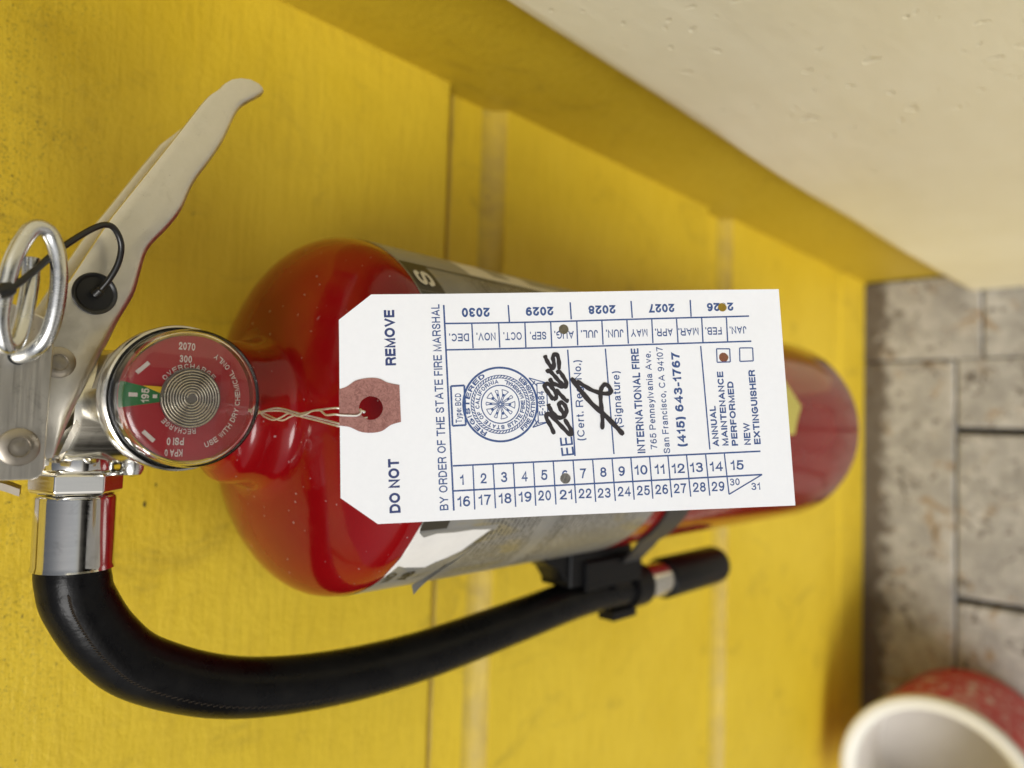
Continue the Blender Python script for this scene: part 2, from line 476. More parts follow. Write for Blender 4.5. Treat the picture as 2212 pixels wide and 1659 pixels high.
TAG_INK = [[(56.32, -8.57), (55.39, -6.3), (54.41, -4.32), (54.5, -3.09), (55.32, -3.32), (56.71, -4.7), (58.68, -6.91), (60.25, -8.6), (60.91, -8.72), (61.01, -7.91), (60.16, -6.24), (59.2, -4.57)], [(55.04, -0.33), (55.25, -1.16), (55.97, -2.62), (57.16, -3.85), (58.28, -4.23), (59.46, -3.55), (59.93, -2.32), (59.58, -0.97), (58.69, -0.12), (57.99, -0.41), (58.1, -1.45), (58.87, -2.81), (59.54, -4.06)], [(56.54, 0.62), (55.37, 2.35), (54.34, 4.03), (54.38, 4.86), (55.32, 5.0), (56.47, 3.77), (57.28, 2.4), (57.19, 1.22), (56.43, 0.62)], [(57.19, 3.54), (58.67, 1.84), (59.86, 0.53), (60.68, 0.2)], [(54.9, 8.22), (55.66, 8.74), (56.85, 7.5), (58.04, 6.01), (59.23, 4.74), (60.04, 4.19), (60.2, 5.44), (59.34, 7.13), (58.46, 8.3), (57.61, 8.0)], [(55.66, 6.59), (56.54, 5.22), (57.76, 4.67), (59.51, 4.0)], [(54.7, 12.98), (55.06, 11.82), (55.83, 10.34), (56.83, 9.28), (57.1, 10.73), (56.9, 12.2), (57.36, 13.09), (58.11, 12.91), (58.48, 11.12), (58.42, 8.92)], [(61.66, 6.55), (64.16, 2.84), (67.11, -0.88), (70.11, -3.66), (73.09, -6.95), (75.16, -9.39)], [(63.04, 5.68), (65.28, 4.16), (67.52, 2.85), (70.42, 1.98), (72.12, 2.11), (72.42, 2.93), (71.6, 4.17), (70.77, 4.44), (69.87, 3.52), (69.47, 1.97), (69.44, -0.53), (69.62, -3.02), (69.62, -5.09), (69.37, -7.76)]]
TAG_HOLES = [((60.33, 20.16), 1.38),
 ((105.42, 25.4), 1.25),
 ((104.64, 11.17), 1.34),
 ((58.81, -20.44), 1.42),
 ((8.02, -0.22), 3.17)]
PATCH = [(-0.38, 4.85), (1.79, 5.51), (4.17, 7.07), (7.34, 7.68), (10.12, 7.49), (12.49, 6.33), (15.47, 5.65), (15.57, 0.78), (15.68, -4.06), (13.09, -4.78), (10.69, -6.31), (7.93, -6.7), (5.19, -6.33), (2.46, -5.05), (-0.27, -4.57), (-0.34, 0.03)]
SEAL = (42.07, -0.09)

# ------------------------------------------------------------------ geometry helpers (all coordinates in mm, world axes)
WORLD = {}


def root(name, loc, label=None, cat=None, group=None, kind=None):
    o = bpy.data.objects.new(name, None)
    COL.objects.link(o)
    o.location = Vector(loc) * MM
    o.empty_display_size = 0.02
    WORLD[o] = Vector(loc)
    tag(o, label, cat, group, kind)
    return o


def tag(o, label=None, cat=None, group=None, kind=None):
    for a, v in (('label', label), ('category', cat), ('group', group), ('kind', kind)):
        if v:
            o[a] = v
    return o


def obj(name, verts, faces, mat, parent=None, smooth=True, uv=None, angle=40, base=None):
    org = WORLD[parent] if parent else Vector(base if base else (0, 0, 0))
    me = bpy.data.meshes.new(name)
    me.from_pydata([tuple((Vector(v) - org) * MM) for v in verts], [], faces)
    mats = mat if isinstance(mat, list) else [mat]
    for m in mats:
        me.materials.append(MT[m])
    if uv:
        lay = me.uv_layers.new(name='UVMap')
        for lp in me.loops:
            lay.data[lp.index].uv = uv[lp.vertex_index]
    bm = bmesh.new()
    bm.from_mesh(me)
    bmesh.ops.recalc_face_normals(bm, faces=bm.faces)
    if smooth:
        ca = rad(angle)
        for f_ in bm.faces:
            f_.smooth = True
        for e in bm.edges:
            if len(e.link_faces) == 2 and e.calc_face_angle(0) > ca:
                e.smooth = False
    bm.to_mesh(me)
    bm.free()
    o = bpy.data.objects.new(name, me)
    COL.objects.link(o)
    if parent:
        o.parent = parent
    else:
        o.location = org * MM
    WORLD[o] = org
    return o


def bevel(o, w, seg=2, ang=35):
    m = o.modifiers.new('bevel', 'BEVEL')
    m.width = w * MM
    m.segments = seg
    m.limit_method = 'ANGLE'
    m.angle_limit = rad(ang)
    return o


def lathe(prof, n=64, frame=None, closed=False):
    """prof (r, h) revolved; frame maps (x, y, h) to world"""
    fr = frame or (lambda x, y, h: (x, AY + y, h))
    vs_, fs = [], []
    rings = []
    for r, h in prof:
        if r < 1e-6:
            rings.append([len(vs_)])
            vs_.append(fr(0, 0, h))
        else:
            rings.append(list(range(len(vs_), len(vs_) + n)))
            for i in range(n):
                a = 2 * math.pi * i / n
                vs_.append(fr(r * math.cos(a), r * math.sin(a), h))
    pairs = list(zip(rings[:-1], rings[1:]))
    if closed:
        pairs.append((rings[-1], rings[0]))
    for A, B in pairs:
        if len(A) == 1 and len(B) == 1:
            continue
        for i in range(n):
            j = (i + 1) % n
            if len(A) == 1:
                fs.append((A[0], B[j], B[i]))
            elif len(B) == 1:
                fs.append((A[i], A[j], B[0]))
            else:
                fs.append((A[i], A[j], B[j], B[i]))
    return vs_, fs


def frame_axis(o, d, up=(0, 0, 1)):
    d = Vector(d).normalized()
    u = Vector(up)
    if abs(u.dot(d)) > 0.95:
        u = Vector((1, 0, 0))
    x = d.cross(u).normalized()
    y = d.cross(x).normalized()
    o = Vector(o)
    return lambda a, b, h: o + x * a + y * b + d * h


def smooth_path(pts, per=8):
    P = [Vector(p) for p in pts]
    P = [P[0] * 2 - P[1]] + P + [P[-1] * 2 - P[-2]]
    out = []
    for i in range(1, len(P) - 2):
        for j in range(per):
            t = j / per
            a, b, c_, d = P[i - 1], P[i], P[i + 1], P[i + 2]
            out.append(0.5 * (2 * b + (c_ - a) * t + (2 * a - 5 * b + 4 * c_ - d) * t * t + (3 * b - a - 3 * c_ + d) * t ** 3))
    out.append(P[-2])
    return out


def frames(path):
    fr = []
    t0 = (path[1] - path[0]).normalized()
    n = t0.cross(Vector((0, -1, 0)))
    if n.length < 0.2:
        n = t0.cross(Vector((0, 0, 1)))
    n.normalize()
    for i, p in enumerate(path):
        t = (path[min(i + 1, len(path) - 1)] - path[max(i - 1, 0)]).normalized()
        n = (n - t * n.dot(t)).normalized()
        fr.append((p, t, n, t.cross(n)))
    return fr


def tube(path, r, n=16, round_ends=0.0):
    rf = r if callable(r) else (lambda u: r)
    vs_, fs = [], []
    F = frames(path)
    m = len(F)
    for i, (p, t, a, b) in enumerate(F):
        rr = rf(i / (m - 1))
        for k_ in range(n):
            th = 2 * math.pi * k_ / n
            vs_.append(p + a * (rr * math.cos(th)) + b * (rr * math.sin(th)))
    for i in range(m - 1):
        for k_ in range(n):
            l = (k_ + 1) % n
            fs.append((i * n + k_, i * n + l, (i + 1) * n + l, (i + 1) * n + k_))
    for e, i in ((0, 0), (1, m - 1)):
        p, t = F[i][0], F[i][1]
        c_ = len(vs_)
        vs_.append(p + t * ((round_ends if e else -round_ends)))
        for k_ in range(n):
            l = (k_ + 1) % n
            fs.append((c_, i * n + k_, i * n + l) if e else (c_, i * n + l, i * n + k_))
    return vs_, fs


def prism(poly, to3, n0, n1):
    """polygon in a local plane, extruded from n0 to n1 along its normal"""
    m = len(poly)
    vs_ = [to3(a, b, n0) for a, b in poly] + [to3(a, b, n1) for a, b in poly]
    fs = [tuple(range(m - 1, -1, -1)), tuple(range(m, 2 * m))]
    for i in range(m):
        j = (i + 1) % m
        fs.append((i, j, m + j, m + i))
    return vs_, fs


def box(x0, x1, y0, y1, z0, z1):
    v = [(x, y, z) for z in (z0, z1) for y in (y0, y1) for x in (x0, x1)]
    return v, [(0, 2, 3, 1), (4, 5, 7, 6), (0, 1, 5, 4), (1, 3, 7, 5), (3, 2, 6, 7), (2, 0, 4, 6)]


def join(*parts):
    V, F = [], []
    for v, f_ in parts:
        o = len(V)
        V += list(v)
        F += [tuple(i + o for i in q) for q in f_]
    return V, F


# flat lettering: a plain grotesque drawn from strokes (unit: cap height)
def _arc(cx, cy, rx, ry, a0, a1, n=12):
    return [(cx + rx * math.cos(rad(a0 + (a1 - a0) * i / n)), cy + ry * math.sin(rad(a0 + (a1 - a0) * i / n))) for i in range(n + 1)]


def _sm(pts):
    return [(p.x, p.y) for p in smooth_path([(a, b, 0) for a, b in pts], 4)]


def _el(cx, cy, rx, ry):
    return ('c', _arc(cx, cy, rx, ry, 0, 360, 24)[:-1])


_S = [(.95, .74), (.84, .93), (.5, 1), (.15, .93), (.05, .75), (.2, .58), (.5, .51), (.83, .42), (.98, .25), (.85, .06), (.5, 0), (.13, .07), (.02, .28)]
_six = [_el(.5, .30, .5, .30), _sm([(.88, .90), (.72, .99), (.5, 1), (.2, .88), (.03, .6), (.0, .32)])]
_Pb = [(0, 0), (0, 1), (.6, 1)] + _arc(.6, .74, .4, .26, 90, -90) + [(0, .48)]
GLYPH = {
    'A': (.93, [[(0, 0), (.5, 1), (1, 0)], [(.18, .30), (.82, .30)]]),
    'B': (.82, [[(0, 0), (0, 1), (.6, 1)] + _arc(.6, .765, .34, .235, 90, -90) + [(0, .53)], [(.6, .53)] + _arc(.62, .265, .38, .265, 90, -90) + [(0, 0)]]),
    'C': (.90, [_arc(.52, .5, .52, .5, 42, 318, 24)]),
    'D': (.86, [('c', [(0, 0), (0, 1), (.45, 1)] + _arc(.45, .5, .55, .5, 90, -90, 16))]),
    'E': (.76, [[(1, 0), (0, 0), (0, 1), (1, 1)], [(0, .53), (.93, .53)]]),
    'F': (.70, [[(0, 0), (0, 1), (1, 1)], [(0, .5), (.88, .5)]]),
    'G': (.95, [_arc(.5, .5, .5, .5, 48, 318, 24) + [(.98, .2), (.98, .47), (.56, .47)]]),
    'H': (.82, [[(0, 0), (0, 1)], [(1, 0), (1, 1)], [(0, .52), (1, .52)]]),
    'I': (0, [[(0, 0), (0, 1)]]),
    'J': (.6, [[(1, 1), (1, .3)] + _arc(.5, .3, .5, .3, 0, -180)]),
    'K': (.86, [[(0, 0), (0, 1)], [(1, 1), (0, .38)], [(.35, .6), (1, 0)]]),
    'L': (.66, [[(0, 1), (0, 0), (1, 0)]]),
    'M': (.98, [[(0, 0), (0, 1), (.5, 0), (1, 1), (1, 0)]]),
    'N': (.82, [[(0, 0), (0, 1), (1, 0), (1, 1)]]),
    'O': (.98, [_el(.5, .5, .5, .5)]),
    'P': (.8, [_Pb]),
    'R': (.86, [_Pb, _sm([(.5, .48), (.78, .42), (.88, .25), (.97, 0)])]),
    'S': (.80, [_sm(_S)]),
    'T': (.82, [[(0, 1), (1, 1)], [(.5, 1), (.5, 0)]]),
    'U': (.82, [[(0, 1), (0, .36)] + _arc(.5, .36, .5, .36, 180, 360) + [(1, 1)]]),
    'V': (.90, [[(0, 1), (.5, 0), (1, 1)]]),
    'W': (1.28, [[(0, 1), (.25, 0), (.5, 1), (.75, 0), (1, 1)]]),
    'X': (.90, [[(0, 0), (1, 1)], [(0, 1), (1, 0)]]),
    'Y': (.92, [[(0, 1), (.5, .42), (1, 1)], [(.5, .45), (.5, 0)]]),
    '0': (.68, [_el(.5, .5, .5, .5)]),
    '1': (.38, [_sm([(0, .74), (.6, .80), (1, 1)]) + [(1, 0)]]),
    '2': (.68, [_sm([(.03, .68), (.12, .9), (.48, 1), (.86, .9), (.96, .7), (.78, .45), (.3, .2), (.02, 0)]) + [(1, 0)]]),
    '3': (.68, [_sm([(.06, .84), (.22, .97), (.5, 1), (.84, .92), (.92, .75), (.76, .57), (.46, .54)]), _sm([(.5, .54), (.82, .48), (1, .28), (.85, .06), (.48, 0), (.16, .05), (.0, .18)])]),
    '4': (.72, [[(.77, 0), (.77, 1), (0, .28), (1, .28)]]),
    '5': (.68, [[(.92, 1), (.18, 1), (.06, .48)] + _sm([(.06, .48), (.3, .62), (.6, .64), (.92, .52), (1, .32), (.85, .07), (.48, 0), (.12, .08), (0, .24)])[1:]]),
    '6': (.68, _six),
    '7': (.68, [[(0, 1), (1, 1)] + _sm([(1, 1), (.62, .55), (.38, 0)])[1:]]),
    '8': (.68, [_el(.5, .765, .42, .235), _el(.5, .27, .5, .27)]),
    '9': (.68, [('c', [(1 - a, 1 - b) for a, b in _six[0][1]]), [(1 - a, 1 - b) for a, b in _six[1]]]),
    'a': (.66, [_sm([(.06, .52), (.18, .69), (.48, .73), (.78, .67), (.85, .5), (.85, .14), (1, 0)]), _sm([(.85, .44), (.42, .39), (.08, .28), (.05, .1), (.3, 0), (.62, .05), (.85, .22)])]),
    'c': (.60, [_arc(.5, .365, .5, .365, 42, 318, 20)]),
    'e': (.64, [[(.02, .37), (.98, .37)] + _arc(.5, .365, .5, .365, 4, 315, 24)]),
    'f': (.36, [_sm([(1, 1), (.62, .96), (.48, .8), (.48, .5)]) + [(.48, 0)], [(0, .71), (1, .71)]]),
    'g': (.64, [_el(.48, .365, .48, .365), _sm([(.98, .73), (.98, .2), (.95, -.14), (.5, -.3), (.08, -.18)])]),
    'i': (0, [[(0, 0), (0, .67)], [(0, .94), (0, .98)]]),
    'l': (0, [[(0, 0), (0, 1)]]),
    'n': (.60, [[(0, 0), (0, .73)], _sm([(0, .45), (.2, .66), (.55, .73), (.92, .62), (1, .4), (1, 0)])]),
    'o': (.64, [_el(.5, .365, .5, .365)]),
    'p': (.64, [[(0, .73), (0, -.3)], _el(.52, .365, .48, .365)]),
    'r': (.34, [[(0, 0), (0, .73)], _sm([(0, .4), (.3, .65), (1, .71)])]),
    's': (.58, [_sm([(a, b * .73) for a, b in _S])]),
    't': (.34, [_sm([(.42, .95), (.42, .5), (.42, .18), (.6, .02), (1, .0)]), [(0, .71), (1, .71)]]),
    'u': (.60, [[(1, .73), (1, 0)], _sm([(1, .28), (.8, .07), (.45, 0), (.08, .11), (0, .33), (0, .73)])]),
    'v': (.62, [[(0, .73), (.5, 0), (1, .73)]]),
    'y': (.62, [[(0, .73), (.52, .02)], _sm([(1, .73), (.52, .0), (.34, -.24), (.05, -.28)])]),
    '.': (0, [[(0, -.02), (0, .10)]]),
    ',': (.1, [[(1, .10), (0, -.16)]]),
    ':': (0, [[(0, .0), (0, .12)], [(0, .55), (0, .67)]]),
    '-': (.36, [[(0, .36), (1, .36)]]),
    '(': (.26, [_sm([(1, 1.04), (.2, .75), (0, .38), (.2, .0), (1, -.28)])]),
    ')': (.26, [_sm([(0, 1.04), (.8, .75), (1, .38), (.8, .0), (0, -.28)])]),
}


def _stroke(P, w, closed=False):
    m = len(P)
    P = [Vector(p) for p in P]
    V, F = [], []
    for i, p in enumerate(P):
        a = P[i - 1] if (closed or i > 0) else None
        b = P[(i + 1) % m] if (closed or i < m - 1) else None
        d0 = (p - a).normalized() if a is not None and (p - a).length > 1e-9 else None
        d1 = (b - p).normalized() if b is not None and (b - p).length > 1e-9 else None
        d0, d1 = d0 or d1, d1 or d0
        n0, n1 = Vector((-d0.y, d0.x)), Vector((-d1.y, d1.x))
        nm = n0 + n1
        nm = n0 if nm.length < 1e-4 else nm.normalized()
        ln = (w / 2) / max(0.55, nm.dot(n0))
        V += [p + nm * ln, p - nm * ln]
    for i in range(m if closed else m - 1):
        j = (i + 1) % m
        F.append((2 * i, 2 * i + 1, 2 * j + 1, 2 * j))
    return V, F


_glyph = {}
CAP = 1.0


def glyph(body, bold=0.0):
    key = (body, bold)
    if key not in _glyph:
        w = 0.15 + min(bold, 0.034) * 2.5
        bear = 0.085 - bold * 0.8
        x = 0.0
        V, F = [], []
        for c_ in body:
            if c_ == ' ':
                x += 0.40
                continue
            iw, st = GLYPH[c_]
            Wd = max(iw + (bold * 1.5 if iw else 0), w)
            x += bear
            for ly, s_ in enumerate(st):
                closed = isinstance(s_, tuple)
                pts = [(x + w / 2 + a * (Wd - w), w / 2 + b * (1 - w)) for a, b in (s_[1] if closed else s_)]
                if not closed and len(pts) > 1:
                    # straight ends reach the cap line / baseline
                    for e, q in ((0, 1), (-1, -2)):
                        d = Vector(pts[e]) - Vector(pts[q])
                        if d.length > 1e-6:
                            d.normalize()
                            pts[e] = tuple(Vector(pts[e]) + d * (w / 2 if abs(d.y) > .95 or abs(d.x) > .95 else w * .3))
                v, f_ = _stroke(pts, w, closed)
                o = len(V)
                V += [(p.x, p.y, ly) for p in v]
                F += [tuple(i + o for i in q) for q in f_]
            x += Wd + bear
        _glyph[key] = (V, F)
    return _glyph[key]


def text_line(body, p0, p1, cap, bold, to3, n):
    V, F = glyph(body, bold)
    x0, x1 = min(v[0] for v in V), max(v[0] for v in V)
    p0, p1 = Vector(p0), Vector(p1)
    d = p1 - p0
    L = d.length
    d /= L
    up = Vector((-d.y, d.x))
    out = []
    for x, y, ly in V:
        q = p0 + d * ((x - x0) / (x1 - x0) * L) + up * (y / CAP * cap)
        out.append(to3(q.x, q.y, n + ly * 0.004))
    return out, F


def text_arc(body, centre, r, a0, a1, cap, bold, to3, n, inward=False, wid=0.8):
    """letters along an arc; angles clockwise from 'up' (the local -u axis for the tag, +v for the dial) handled by caller's to3"""
    parts = []
    adv = [0.45 if c_ == ' ' else (0.42 if c_ in 'I1' else 1.0) for c_ in body]
    tot = sum(adv)
    x = 0.0
    for c_, w in zip(body, adv):
        a = rad(a0 + (a1 - a0) * (x + w / 2) / tot)
        step = abs(rad(a1 - a0)) / tot * w * r
        x += w
        if c_ == ' ':
            continue
        V, F = glyph(c_, bold)
        gx0, gx1 = min(v[0] for v in V), max(v[0] for v in V)
        sx = step * wid / (gx1 - gx0) if c_ not in 'I1' else cap / CAP
        rd = Vector((math.sin(a), math.cos(a)))
        tn = Vector((math.cos(a), -math.sin(a)))
        if inward:
            rd, tn = -rd, -tn
        o = Vector(centre) + Vector((math.sin(a), math.cos(a))) * r
        parts.append(([to3(*(o + tn * ((gx - (gx0 + gx1) / 2) * sx) + rd * (gy / CAP * cap)), n + ly * 0.004) for gx, gy, ly in V], F))
    return join(*parts)


def strip(p, q, w, to3, n, seg=1):
    p, q = Vector(p), Vector(q)
    d = (q - p).normalized()
    u = Vector((-d.y, d.x)) * (w / 2)
    V, F = [], []
    for i in range(seg + 1):
        c_ = p + (q - p) * (i / seg)
        V += [to3(*(c_ + u), n), to3(*(c_ - u), n)]
    for i in range(seg):
        F.append((2 * i, 2 * i + 1, 2 * i + 3, 2 * i + 2))
    return V, F


def annulus(c_, r0, r1, to3, n, seg=72, a0=0, a1=360):
    V, F = [], []
    full = abs(a1 - a0) >= 360
    m = seg if full else seg + 1
    for i in range(m):
        a = rad(a0 + (a1 - a0) * i / seg)
        for r in (r0, r1):
            V.append(to3(c_[0] + r * math.sin(a), c_[1] + r * math.cos(a), n))
    for i in range(seg):
        j = (i + 1) % m
        F.append((2 * i, 2 * i + 1, 2 * j + 1, 2 * j))
    return V, F


def ribbon(pts, w, to3, n, per=8):
    P = smooth_path([(a, b, 0) for a, b in pts], per)
    m = len(P)
    V, F = [], []
    for i, p in enumerate(P):
        t = P[min(i + 1, m - 1)] - P[max(i - 1, 0)]
        d = Vector((-t.y, t.x)).normalized()
        e = min(i, m - 1 - i)
        ww = w / 2 * (0.55 if e == 0 else 0.88 if e == 1 else 1.0) * (1.0 + 0.10 * math.sin(i * 0.7))
        nn = n + i * 0.0012
        V += [to3(p.x + d.x * ww, p.y + d.y * ww, nn), to3(p.x - d.x * ww, p.y - d.y * ww, nn)]
    for i in range(m - 1):
        F.append((2 * i, 2 * i + 1, 2 * i + 3, 2 * i + 2))
    return V, F


def sheet(outline, holes, to3, n0, n1, step=6.0):
    """thin card with real holes: constrained triangulation, two skins and the cut edges"""
    pts, edges = [], []
    loops = []
    for lp in [outline] + holes:
        o = len(pts)
        pts += [Vector(p) for p in lp]
        edges += [(o + i, o + (i + 1) % len(lp)) for i in range(len(lp))]
        loops.append(lp)

    def inside(p, lp):
        c_ = False
        for i in range(len(lp)):
            (x0, y0), (x1, y1) = lp[i - 1], lp[i]
            if (y0 > p[1]) != (y1 > p[1]) and p[0] < (x1 - x0) * (p[1] - y0) / (y1 - y0) + x0:
                c_ = not c_
        return c_
    xs, ys = [p[0] for p in outline], [p[1] for p in outline]
    x = min(xs) + step / 2
    while x < max(xs):
        y = min(ys) + step / 2
        while y < max(ys):
            if inside((x, y), outline) and not any(inside((x, y), h) for h in holes):
                pts.append(Vector((x, y)))
            y += step
        x += step
    v, e, f_, *_ = delaunay_2d_cdt(pts, edges, [], 0, 1e-5)
    F = []
    for t in f_:
        c_ = sum((v[i] for i in t), Vector((0, 0))) / len(t)
        if inside(c_, outline) and not any(inside(c_, h) for h in holes):
            F.append(tuple(t))
    m = len(v)
    V = [to3(p.x, p.y, n0) for p in v] + [to3(p.x, p.y, n1) for p in v]
    cnt = {}
    for t in F:
        for i in range(len(t)):
            a, b = t[i], t[(i + 1) % len(t)]
            cnt.setdefault((min(a, b), max(a, b)), []).append((a, b))
    FF = [tuple(reversed(t)) for t in F] + [tuple(i + m for i in t) for t in F]
    for q in cnt.values():
        if len(q) == 1:
            a, b = q[0]
            FF.append((a, b, b + m, a + m))
    return V, FF


def circle(c_, r, n=24, wob=0.0):
    return [(c_[0] + r * (1 + wob * random.uniform(-1, 1)) * math.cos(2 * math.pi * i / n),
             c_[1] + r * (1 + wob * random.uniform(-1, 1)) * math.sin(2 * math.pi * i / n)) for i in range(n)]


# ================================================================== SETTING
# ---- floor: painted boards, a border board along the wall, the rest running away from it
floor = root('floor', (0, 0, 0), kind='structure')
obj('floor_underlay', *box(-2716, 189, -3200, 60, -60, -24), 'gap', floor, False)


def board(x0, x1, y0, y1, z=0.0):
    o = obj('floor_board', *box(x0, x1, y0, y1, -22, z), 'floor', floor, False)
    return bevel(o, 2.2, 2)


board(89, 188, -128, 30, 0.6)
board(-420, 87, -101, 30, 0.0)
board(-2716, -423, -101, 30, 0.3)
xb = [189, 89, 1.5] + [-194 * i for i in range(1, 15)]
for i in range(len(xb) - 1):
    hi, lo = xb[i], xb[i + 1]
    top = -130 if hi > 90 else -103.5
    board(lo + (1.0 if lo > 80 else random.uniform(6.0, 8.0)), hi - random.uniform(0.4, 1.2), -3200, top, random.uniform(-0.6, 0.8))

# ---- yellow drop siding
wall = root('siding_wall', (0, 0, 0), 'yellow painted wall of wide horizontal siding boards behind the extinguisher', 'wall')


def siding(z0, z1, depth=10.0, x0=-1000, x1=190):
    # section in (y, z): flat face, then a cove that runs back under the board above
    sec = [(0.9, z0), (0.0, z0 + 1.2), (0.0, z1 - 48), ]
    for i in range(1, 9):
        a = i / 8 * math.pi / 2
        sec.append((depth * (1 - math.cos(a)) if False else depth * math.sin(a) ** 1.6, z1 - 48 + 13 * (1 - math.cos(a)) * 1.0))
    sec += [(depth, z1 - 11.5), (depth + .6, z1 - 10.5), (depth + 3.5, z1 - 10.5), (depth + 3.5, z1 + 6), (42, z1 + 6), (42, z0)] if depth > 5 else [(depth, z1 + 6), (42, z1 + 6), (42, z0)]
    xs = [x0 + (x1 - x0) * i / 24 for i in range(25)]
    m = len(sec)
    V = [(x, y, z) for x in xs for y, z in sec]
    F = []
    for i in range(len(xs) - 1):
        for j in range(m):
            F.append((i * m + j, i * m + (j + 1) % m, (i + 1) * m + (j + 1) % m, (i + 1) * m + j))
    F += [tuple(range(m)), tuple(range((len(xs) - 1) * m, len(xs) * m))]
    o = obj('siding_board', V, F, ['yellow', 'yellow_dirty'], wall, True, None, 30)
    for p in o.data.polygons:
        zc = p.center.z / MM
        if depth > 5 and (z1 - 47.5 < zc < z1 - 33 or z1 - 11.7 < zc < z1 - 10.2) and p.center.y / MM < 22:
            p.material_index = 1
    return o


siding(717, 1020)
siding(414, 717)
siding(128, 414)
siding(-30, 128, 2.0)
siding(1020, 1323)
for (x, z, r) in ((-34, 891, 1.2), (-38, 872, 1.0), (-30.5, 868, .6), (-60, 760, .8)):
    r *= 0.8
    pts = [(x + r * random.uniform(.6, 1.3) * math.cos(a) * 1.5, z + r * random.uniform(.5, 1.0) * math.sin(a)) for a in [i * math.pi / 5 for i in range(10)]]
    obj('paint_chip', *prism(pts, lambda a, b, n: (a, -n, b), -0.5, 0.12), 'gap', wall, False)

# ---- the side wall closing the corner on the right: yellow reveal, cream board standing proud of it
side = root('side_wall', (190, -60, 0), 'side wall in the corner with yellow reveal and cream painted face', 'wall')
bevel(obj('yellow_reveal', *box(190, 230, -150, 24, -8, 1320), 'yellow_shaded', side, False), 2.0, 2)
sec = [(171.5, -104), (169.0, -107), (168.0, -113), (168.0, -760), (172, -764), (225, -764), (225, -151), (189.2, -151), (189.2, -104)]
V, F = [], []
nz = 28
for i in range(nz + 1):
    z = 1.5 + (1318 - 1.5) * i / nz
    w = 0.5 * math.sin(i * 1.3) - (10.0 * max(0.0, 1 - z / 420.0))
    for j, (x, y) in enumerate(sec):
        V.append((x + 0.35 * math.sin(i * .9 + j), y + (w if j < 3 or j == 8 else 0), z))
m = len(sec)
for i in range(nz):
    for j in range(m):
        F.append((i * m + j, i * m + (j + 1) % m, (i + 1) * m + (j + 1) % m, (i + 1) * m + j))
F += [tuple(range(m)), tuple(range(nz * m, nz * m + m))]
obj('cream_board', V, F, 'cream', side, True, None, 30)

# ================================================================== THE EXTINGUISHER
ext = root('fire_extinguisher', (0, AY, 454), 'red fire extinguisher with gauge, black hose and metal handle hung on the yellow wall', 'extinguisher')
prof = [(0, 454), (41, 452), (53, 449), (58.5, 447.3), (61.5, 447.8), (63.8, 450), (R, 455)]
prof += [(R, z) for z in (500, 560, 620, 680, 740, 800, 839)]
for i in range(1, 15):
    a = i / 14 * 1.15
    prof.append((R * math.cos(a), 839 + 28.5 * math.sin(a)))
prof += [(25.6, 866.3), (24.8, 868.0), (24.2, 870.5), (23.8, 873), (23.4, 876.5), (22.4, 878.4), (19.5, 879.8), (18.0, 881), (17.8, 887), (16.8, 888.2), (0, 888.2)]
tank = obj('tank', *lathe(prof, 128), 'red', ext, True, None, 50)


def cyl(r):
    return lambda a, z, n: ((r + n) * math.sin(a / R), AY - (r + n) * math.cos(a / R), z)


on_tank = cyl(R)
deg = R * math.pi / 180.0


def wrap_patch(name, poly_fn, mat, parent, n, nu=40, nv=10, thick=0.0):
    """curved patch; poly_fn(u, v) in 0..1 gives (arc mm, z)"""
    V, F, UV = [], [], []
    for i in range(nu + 1):
        for j in range(nv + 1):
            a, z = poly_fn(i / nu, j / nv)
            V.append(on_tank(a, z, n))
            UV.append((a, z))
    for i in range(nu):
        for j in range(nv):
            p = i * (nv + 1) + j
            F.append((p, p + nv + 1, p + nv + 2, p + 1))
    return obj(name, V, F, mat, parent, True, UV)


label = wrap_patch('tank_label', lambda u, v: ((-112 + 224 * u) * deg, 694 + 148 * v - (4.2 if v == 1 else 0)), 'label', ext, 0.15, 90, 12)


def band(name, a0, a1, z0, z1, mat, n):
    return wrap_patch(name, lambda u, v: ((a0 + (a1 - a0) * u) * deg, z0 + (z1 - z0) * v), mat, label, n, 16, 2)


band('header_band', -33.5, 54.0, 825.5, 837.2, 'label_dark', 0.22)
band('ruled_band', -36.5, -34.2, 800, 836.5, 'label_mid', 0.22)
band('ruled_band', 53.6, 54.4, 715, 837, 'label_dark', 0.24)
band('side_panel', 54.6, 84.0, 700, 836.5, 'label_mid', 0.20)
band('ruled_band', -104, -52, 812.0, 812.7, 'label_dark', 0.24)
band('ruled_band', -100, -38, 760.0, 760.6, 'label_dark', 0.24)
V, F = text_line('S', (42.0 * deg, 828.0), (49.5 * deg, 828.0), 7.4, .02, on_tank, 0.45)
obj('lettering', V, F, 'label_pale', label, False)
for (x0, x1, z0, z1) in ((55.8, 59.0, 740, 802), (59.1, 70.0, 786, 802), (59.1, 67.0, 764, 776)):
    band('large_letter_stroke', x0, x1, z0, z1, 'label_pale', 0.26)
for b_, a0, a1, z, cp in (('MO', -58.5, -52.5, 833.0, 4.0), ('AB', -59.5, -53.5, 824.5, 5.0)):
    V, F = text_line(b_, (a0 * deg, z), (a1 * deg, z), cp, .02, on_tank, 0.40)
    obj('lettering', V, F, 'label_dark', label, False)
